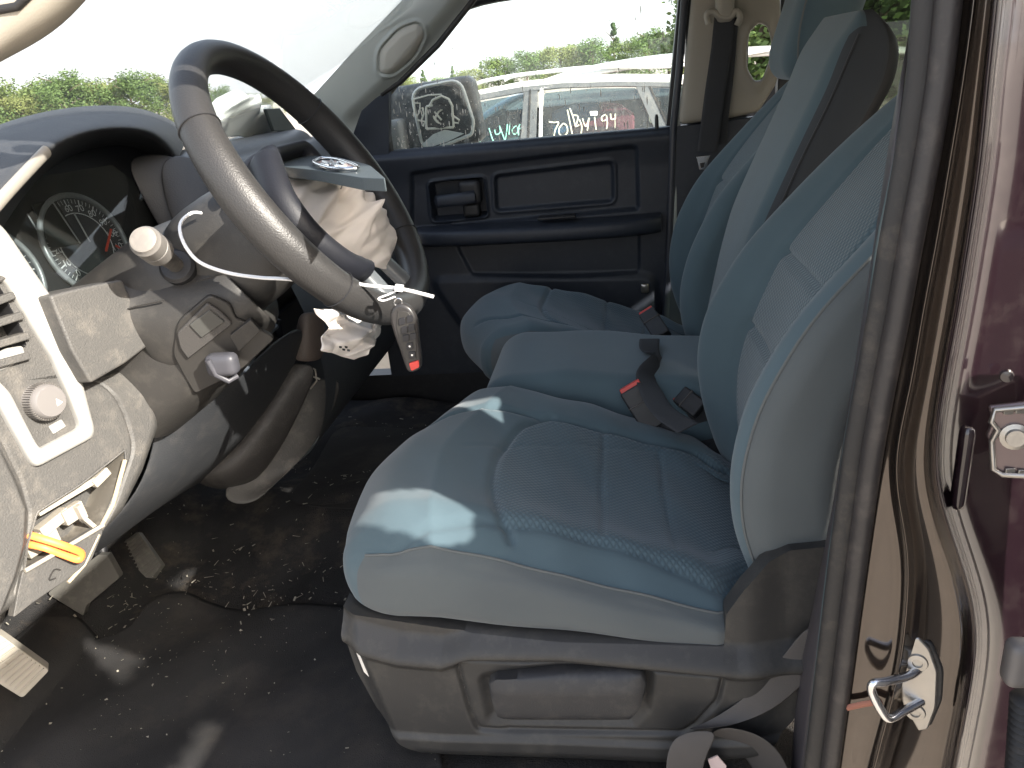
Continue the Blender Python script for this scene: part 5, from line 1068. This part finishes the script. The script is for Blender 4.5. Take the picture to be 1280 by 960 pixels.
for y in ys:
    e2, e3, e4 = ip(E2, y), ip(E3, y), ip(E4, y); bulg = 1 if y > 600 else .5
    r = [G(ip(E0, y)-2, y, .78), G(ip(E0, y), y, .72), G(ip(E1, y), y, .69), G(e2-4, y, .682), G(e2+2, y, .674), G(lerp(e2, e3, .45), y, .671), G(lerp(e2, e3, .8), y, .668), G(e3-1.5, y, .660), G(e3+2, y, .652), G(e3+9, y, .664), G(lerp(e3, e4, .5), y, .668),
         G(lerp(e3, e4, .8), y, .662), G(e4-7, y, .652), G(e4-3, y, .636), G(e4, y, .626), G(e4+4, y, .630), G(e4+7, y, .655), G(e4+24, y, .672), G(e4+60, y, .676), G(e4+120, y, .68)]
    rows.append(r)
nc_ = len(rows[0])
o = grid('pillar_body', rows, [PAINTI, PAINT], np_, thick=-.006, sub=3)
mi = [(1 if j > 11 else 0) for i in range(len(rows)-1) for j in range(nc_-1)]; o.data.polygons.foreach_set('material_index', mi)
def line(E, dx, yy, step=None): return [G(ip(E, y)+dx, y, yy) for y in np.linspace(-60, 1060, 40)]
tube('door_seal', line(E1, -8, .685), .0085, RUB, np_, rh=.012, seg=12); tube('door_seal', [ (p) for p in [G((ip(E1, y)+ip(E2, y))/2+1, y, .676) for y in np.linspace(-60, 1060, 40)]], .0125, mat('outer_seal', (.028, .025, .025), .45, .3, 200, dust=.3, dustcol=(.18, .15, .13)), np_, rh=.010, seg=14)
tube('seal_lip', line(E0, 1, .695), .004, mat('seal_lip', (.06, .085, .09), .4), np_, rh=.006)
# dimple of the outer flange and inner trim
rod('pillar_dimple', G(1203, 585, .655), (.006, .007, .042), .005, PAINT, np_, n=(8, 8, 12))
grid('inner_trim', [[G(1148, -60, .80), G(1140, -60, .90)], [G(1040, 700, .80), G(1032, 700, .88)], [G(1026, 770, .80), G(990, 830, .84)], [G(1000, 960, .80), G(985, 960, .84)], [G(990, 1060, .80), G(980, 1060, .84)]], mat('inner_pillar_trim', (.05, .045, .05), .5), np_, thick=.01, sub=1)
box('pillar_core', .27, .50, .70, .76, .62, 1.96, BLACKP, np_)  # hidden core, widened rearward to keep sun off the centre cushion
# striker
sk_ = thing('door_striker', G(1150, 855, .66), 'shiny steel door striker loop bolted on the glossy pillar', 'striker')
skn = Vector((-.35, -.92, .1)).normalized()
def KS(px, py, off=0): return GP(px, py, G(1152, 855, .655), skn)+skn*off
plate('striker_plate', round_poly([KS(*q) for q in ((1132, 800), (1148, 797), (1162, 812), (1172, 840), (1170, 885), (1160, 912), (1148, 914), (1140, 900), (1128, 880), (1124, 826))], .2, 4), -skn*.006, STEEL, sk_, .002)
plate('backing_plate', round_poly([KS(*q, -.005) for q in ((1140, 798), (1166, 808), (1180, 842), (1178, 880), (1164, 912), (1146, 908))], .2, 4), -skn*.005, RUB, sk_, .002)
lathe('striker_bolt', KS(1147, 828), skn, [(0, .010), (.002, .009), (.0025, .005), (.0005, .0045)], STEEL, sk_, 20); lathe('striker_bolt', KS(1144, 890), skn, [(0, .010), (.002, .009), (.0025, .005), (.0005, .0045)], STEEL, sk_, 20)
tube('striker_loop', cat_rom([KS(1148, 838, -.002), KS(1135, 838, .010), KS(1108, 832, .028), KS(1095, 830, .034), KS(1093, 840, .034), KS(1104, 862, .034), KS(1114, 875, .030), KS(1130, 877, .016), KS(1152, 878, -.002)], 6), .0045, mat('striker_chrome', (.8, .8, .82), .18, metal=1), sk_, seg=14)
tube('rust_streak', [G(1058, 885, .667), G(1080, 880, .665), G(1102, 877, .66)], .002, mat('rust', (.3, .12, .08), .7), np_, seg=8, rh=.004)
# rear door, swung fully open, hinged behind the pillar; it throws the shade on the seat
ho = thing('open_rear_door', (.42, .1, .7), 'maroon rear door standing open behind the pillar, its front edge and hinge at the right of the frame', 'door')
DX = .425
def gapof(L): return [(p[1]-(DX+.03-p[0])*SK, p[2]+(DX+.03-p[0])*SE) for p in L]      # what the sun must pass to fall on these spots
GAP1 = gapof([(-.385, .90, 1.20), (-.36, .945, 1.21), (-.228, .945, 1.195), (-.205, .865, 1.17), (-.24, .855, 1.175)])
GAP2 = gapof([(-1.08, 1.09, .79), (-.93, 1.05, .79), (-.935, .985, .79)])
GAP3 = gapof([(-.72, .90, .79), (-.65, .895, .79), (-.64, .82, .79), (-.73, .80, .79)])
PRIV = glass('privacy_glass', (.14, .15, .14), base_dirt=.01, dirt=.05)
box('door_shell', DX, DX+.07, -.46, .60, .70, 1.56, PAINT, ho, .02, 3)
box('door_liner', DX-.02, DX-.001, -.42, .52, .74, 1.54, RDP, ho, .01)
box('window_frame', DX+.01, DX+.05, -.44, -.39, 1.56, 1.86, RUBF, ho, .005); box('window_frame', DX+.01, DX+.05, .50, .55, 1.56, 1.93, RUBF, ho, .005)
o = build('window_frame', [(DX+.01, -.44, 1.85), (DX+.05, -.44, 1.85), (DX+.05, .55, 1.90), (DX+.01, .55, 1.90), (DX+.01, -.44, 1.93), (DX+.05, -.44, 1.93), (DX+.05, .55, 1.95), (DX+.01, .55, 1.95)], BF, RUBF, ho); bev(o, .005)
V = []; F = []; ny_, nz_ = 182, 72          # holes cut in the unseen tinted pane to shape the sun patches
yy_ = np.linspace(-.40, .51, ny_); zz_ = np.linspace(1.55, 1.93, nz_); YY, ZZ2 = np.meshgrid(yy_, zz_)
sun_hole = np.minimum.reduce([sdp(q, YY, ZZ2) for q in (GAP1, GAP2, GAP3)])+.004*np.sin(YY*160)*np.sin(ZZ2*190)
V = [(DX+.03, YY[i, j], ZZ2[i, j]) for i in range(nz_) for j in range(ny_)]
F = [[i*ny_+j, i*ny_+j+1, (i+1)*ny_+j+1, (i+1)*ny_+j] for i in range(nz_-1) for j in range(ny_-1) if sun_hole[i:i+2, j:j+2].min() > 0]
o = build('door_window', V, F, PRIV, ho, smooth=False, recalc=False); sl_ = o.modifiers.new('solid', 'SOLIDIFY'); sl_.thickness = .004
hg = ho
hp = Vector((-.25, -.95, .1)).normalized()
def HP(px, py, off=0): return GP(px, py, G(1262, 548, .655), hp)+hp*off
HM = mat('hinge_steel', (.16, .12, .12), .3, metal=.6, coat=.5)
hgp = plate('door_hinge', round_poly([HP(*q) for q in ((1236, 508), (1310, 500), (1330, 550), (1310, 598), (1250, 596), (1238, 580), (1241, 560), (1233, 545), (1240, 528))], .15, 3), -hp*.006, HM, hg, .002)
tube('hinge_rim', [HP(*q, .003) for q in ((1300, 506), (1243, 511), (1238, 526), (1247, 536), (1239, 550), (1241, 585), (1252, 592), (1300, 594))], .0025, STEEL, hg, seg=8)
lathe('hinge_bolt', HP(1268, 545), hp, [(0, .012), (.003, .012), (.004, .008), (.008, .0075), (.008, .001)], STEEL, hg, 18)
for a, b in ((1260, 513), (1275, 512), (1262, 588), (1278, 590)): obox('hinge_tab', HP(a, b, .002), (.004, 0, 0), (0, .001, 0), (0, 0, .003), STEEL, hg, .0005)
lathe('pillar_bolt', G(1258, 470, .668), hp, [(0, .006), (.003, .005), (.0035, .001)], PAINT, np_, 16)
rod('rubber_stop', G(1272, 828, .64), (.012, .012, .026), .009, mat('stop_grey', (.14, .13, .125), .45), np_, n=(8, 8, 10))
wbt = thing('wiring_boot', G(1280, 915, .64), 'black corrugated rubber wiring boot at the lower right corner', 'wiring boot')
bp0, bp1 = G(1284, 870, .63), G(1276, 975, .63); prof = []
for i in range(12): prof += [(i*.0085, .011), (i*.0085+.004, .015)]
lathe('boot', bp0, bp1-bp0, prof, RUB, wbt, 20, sharp=80)
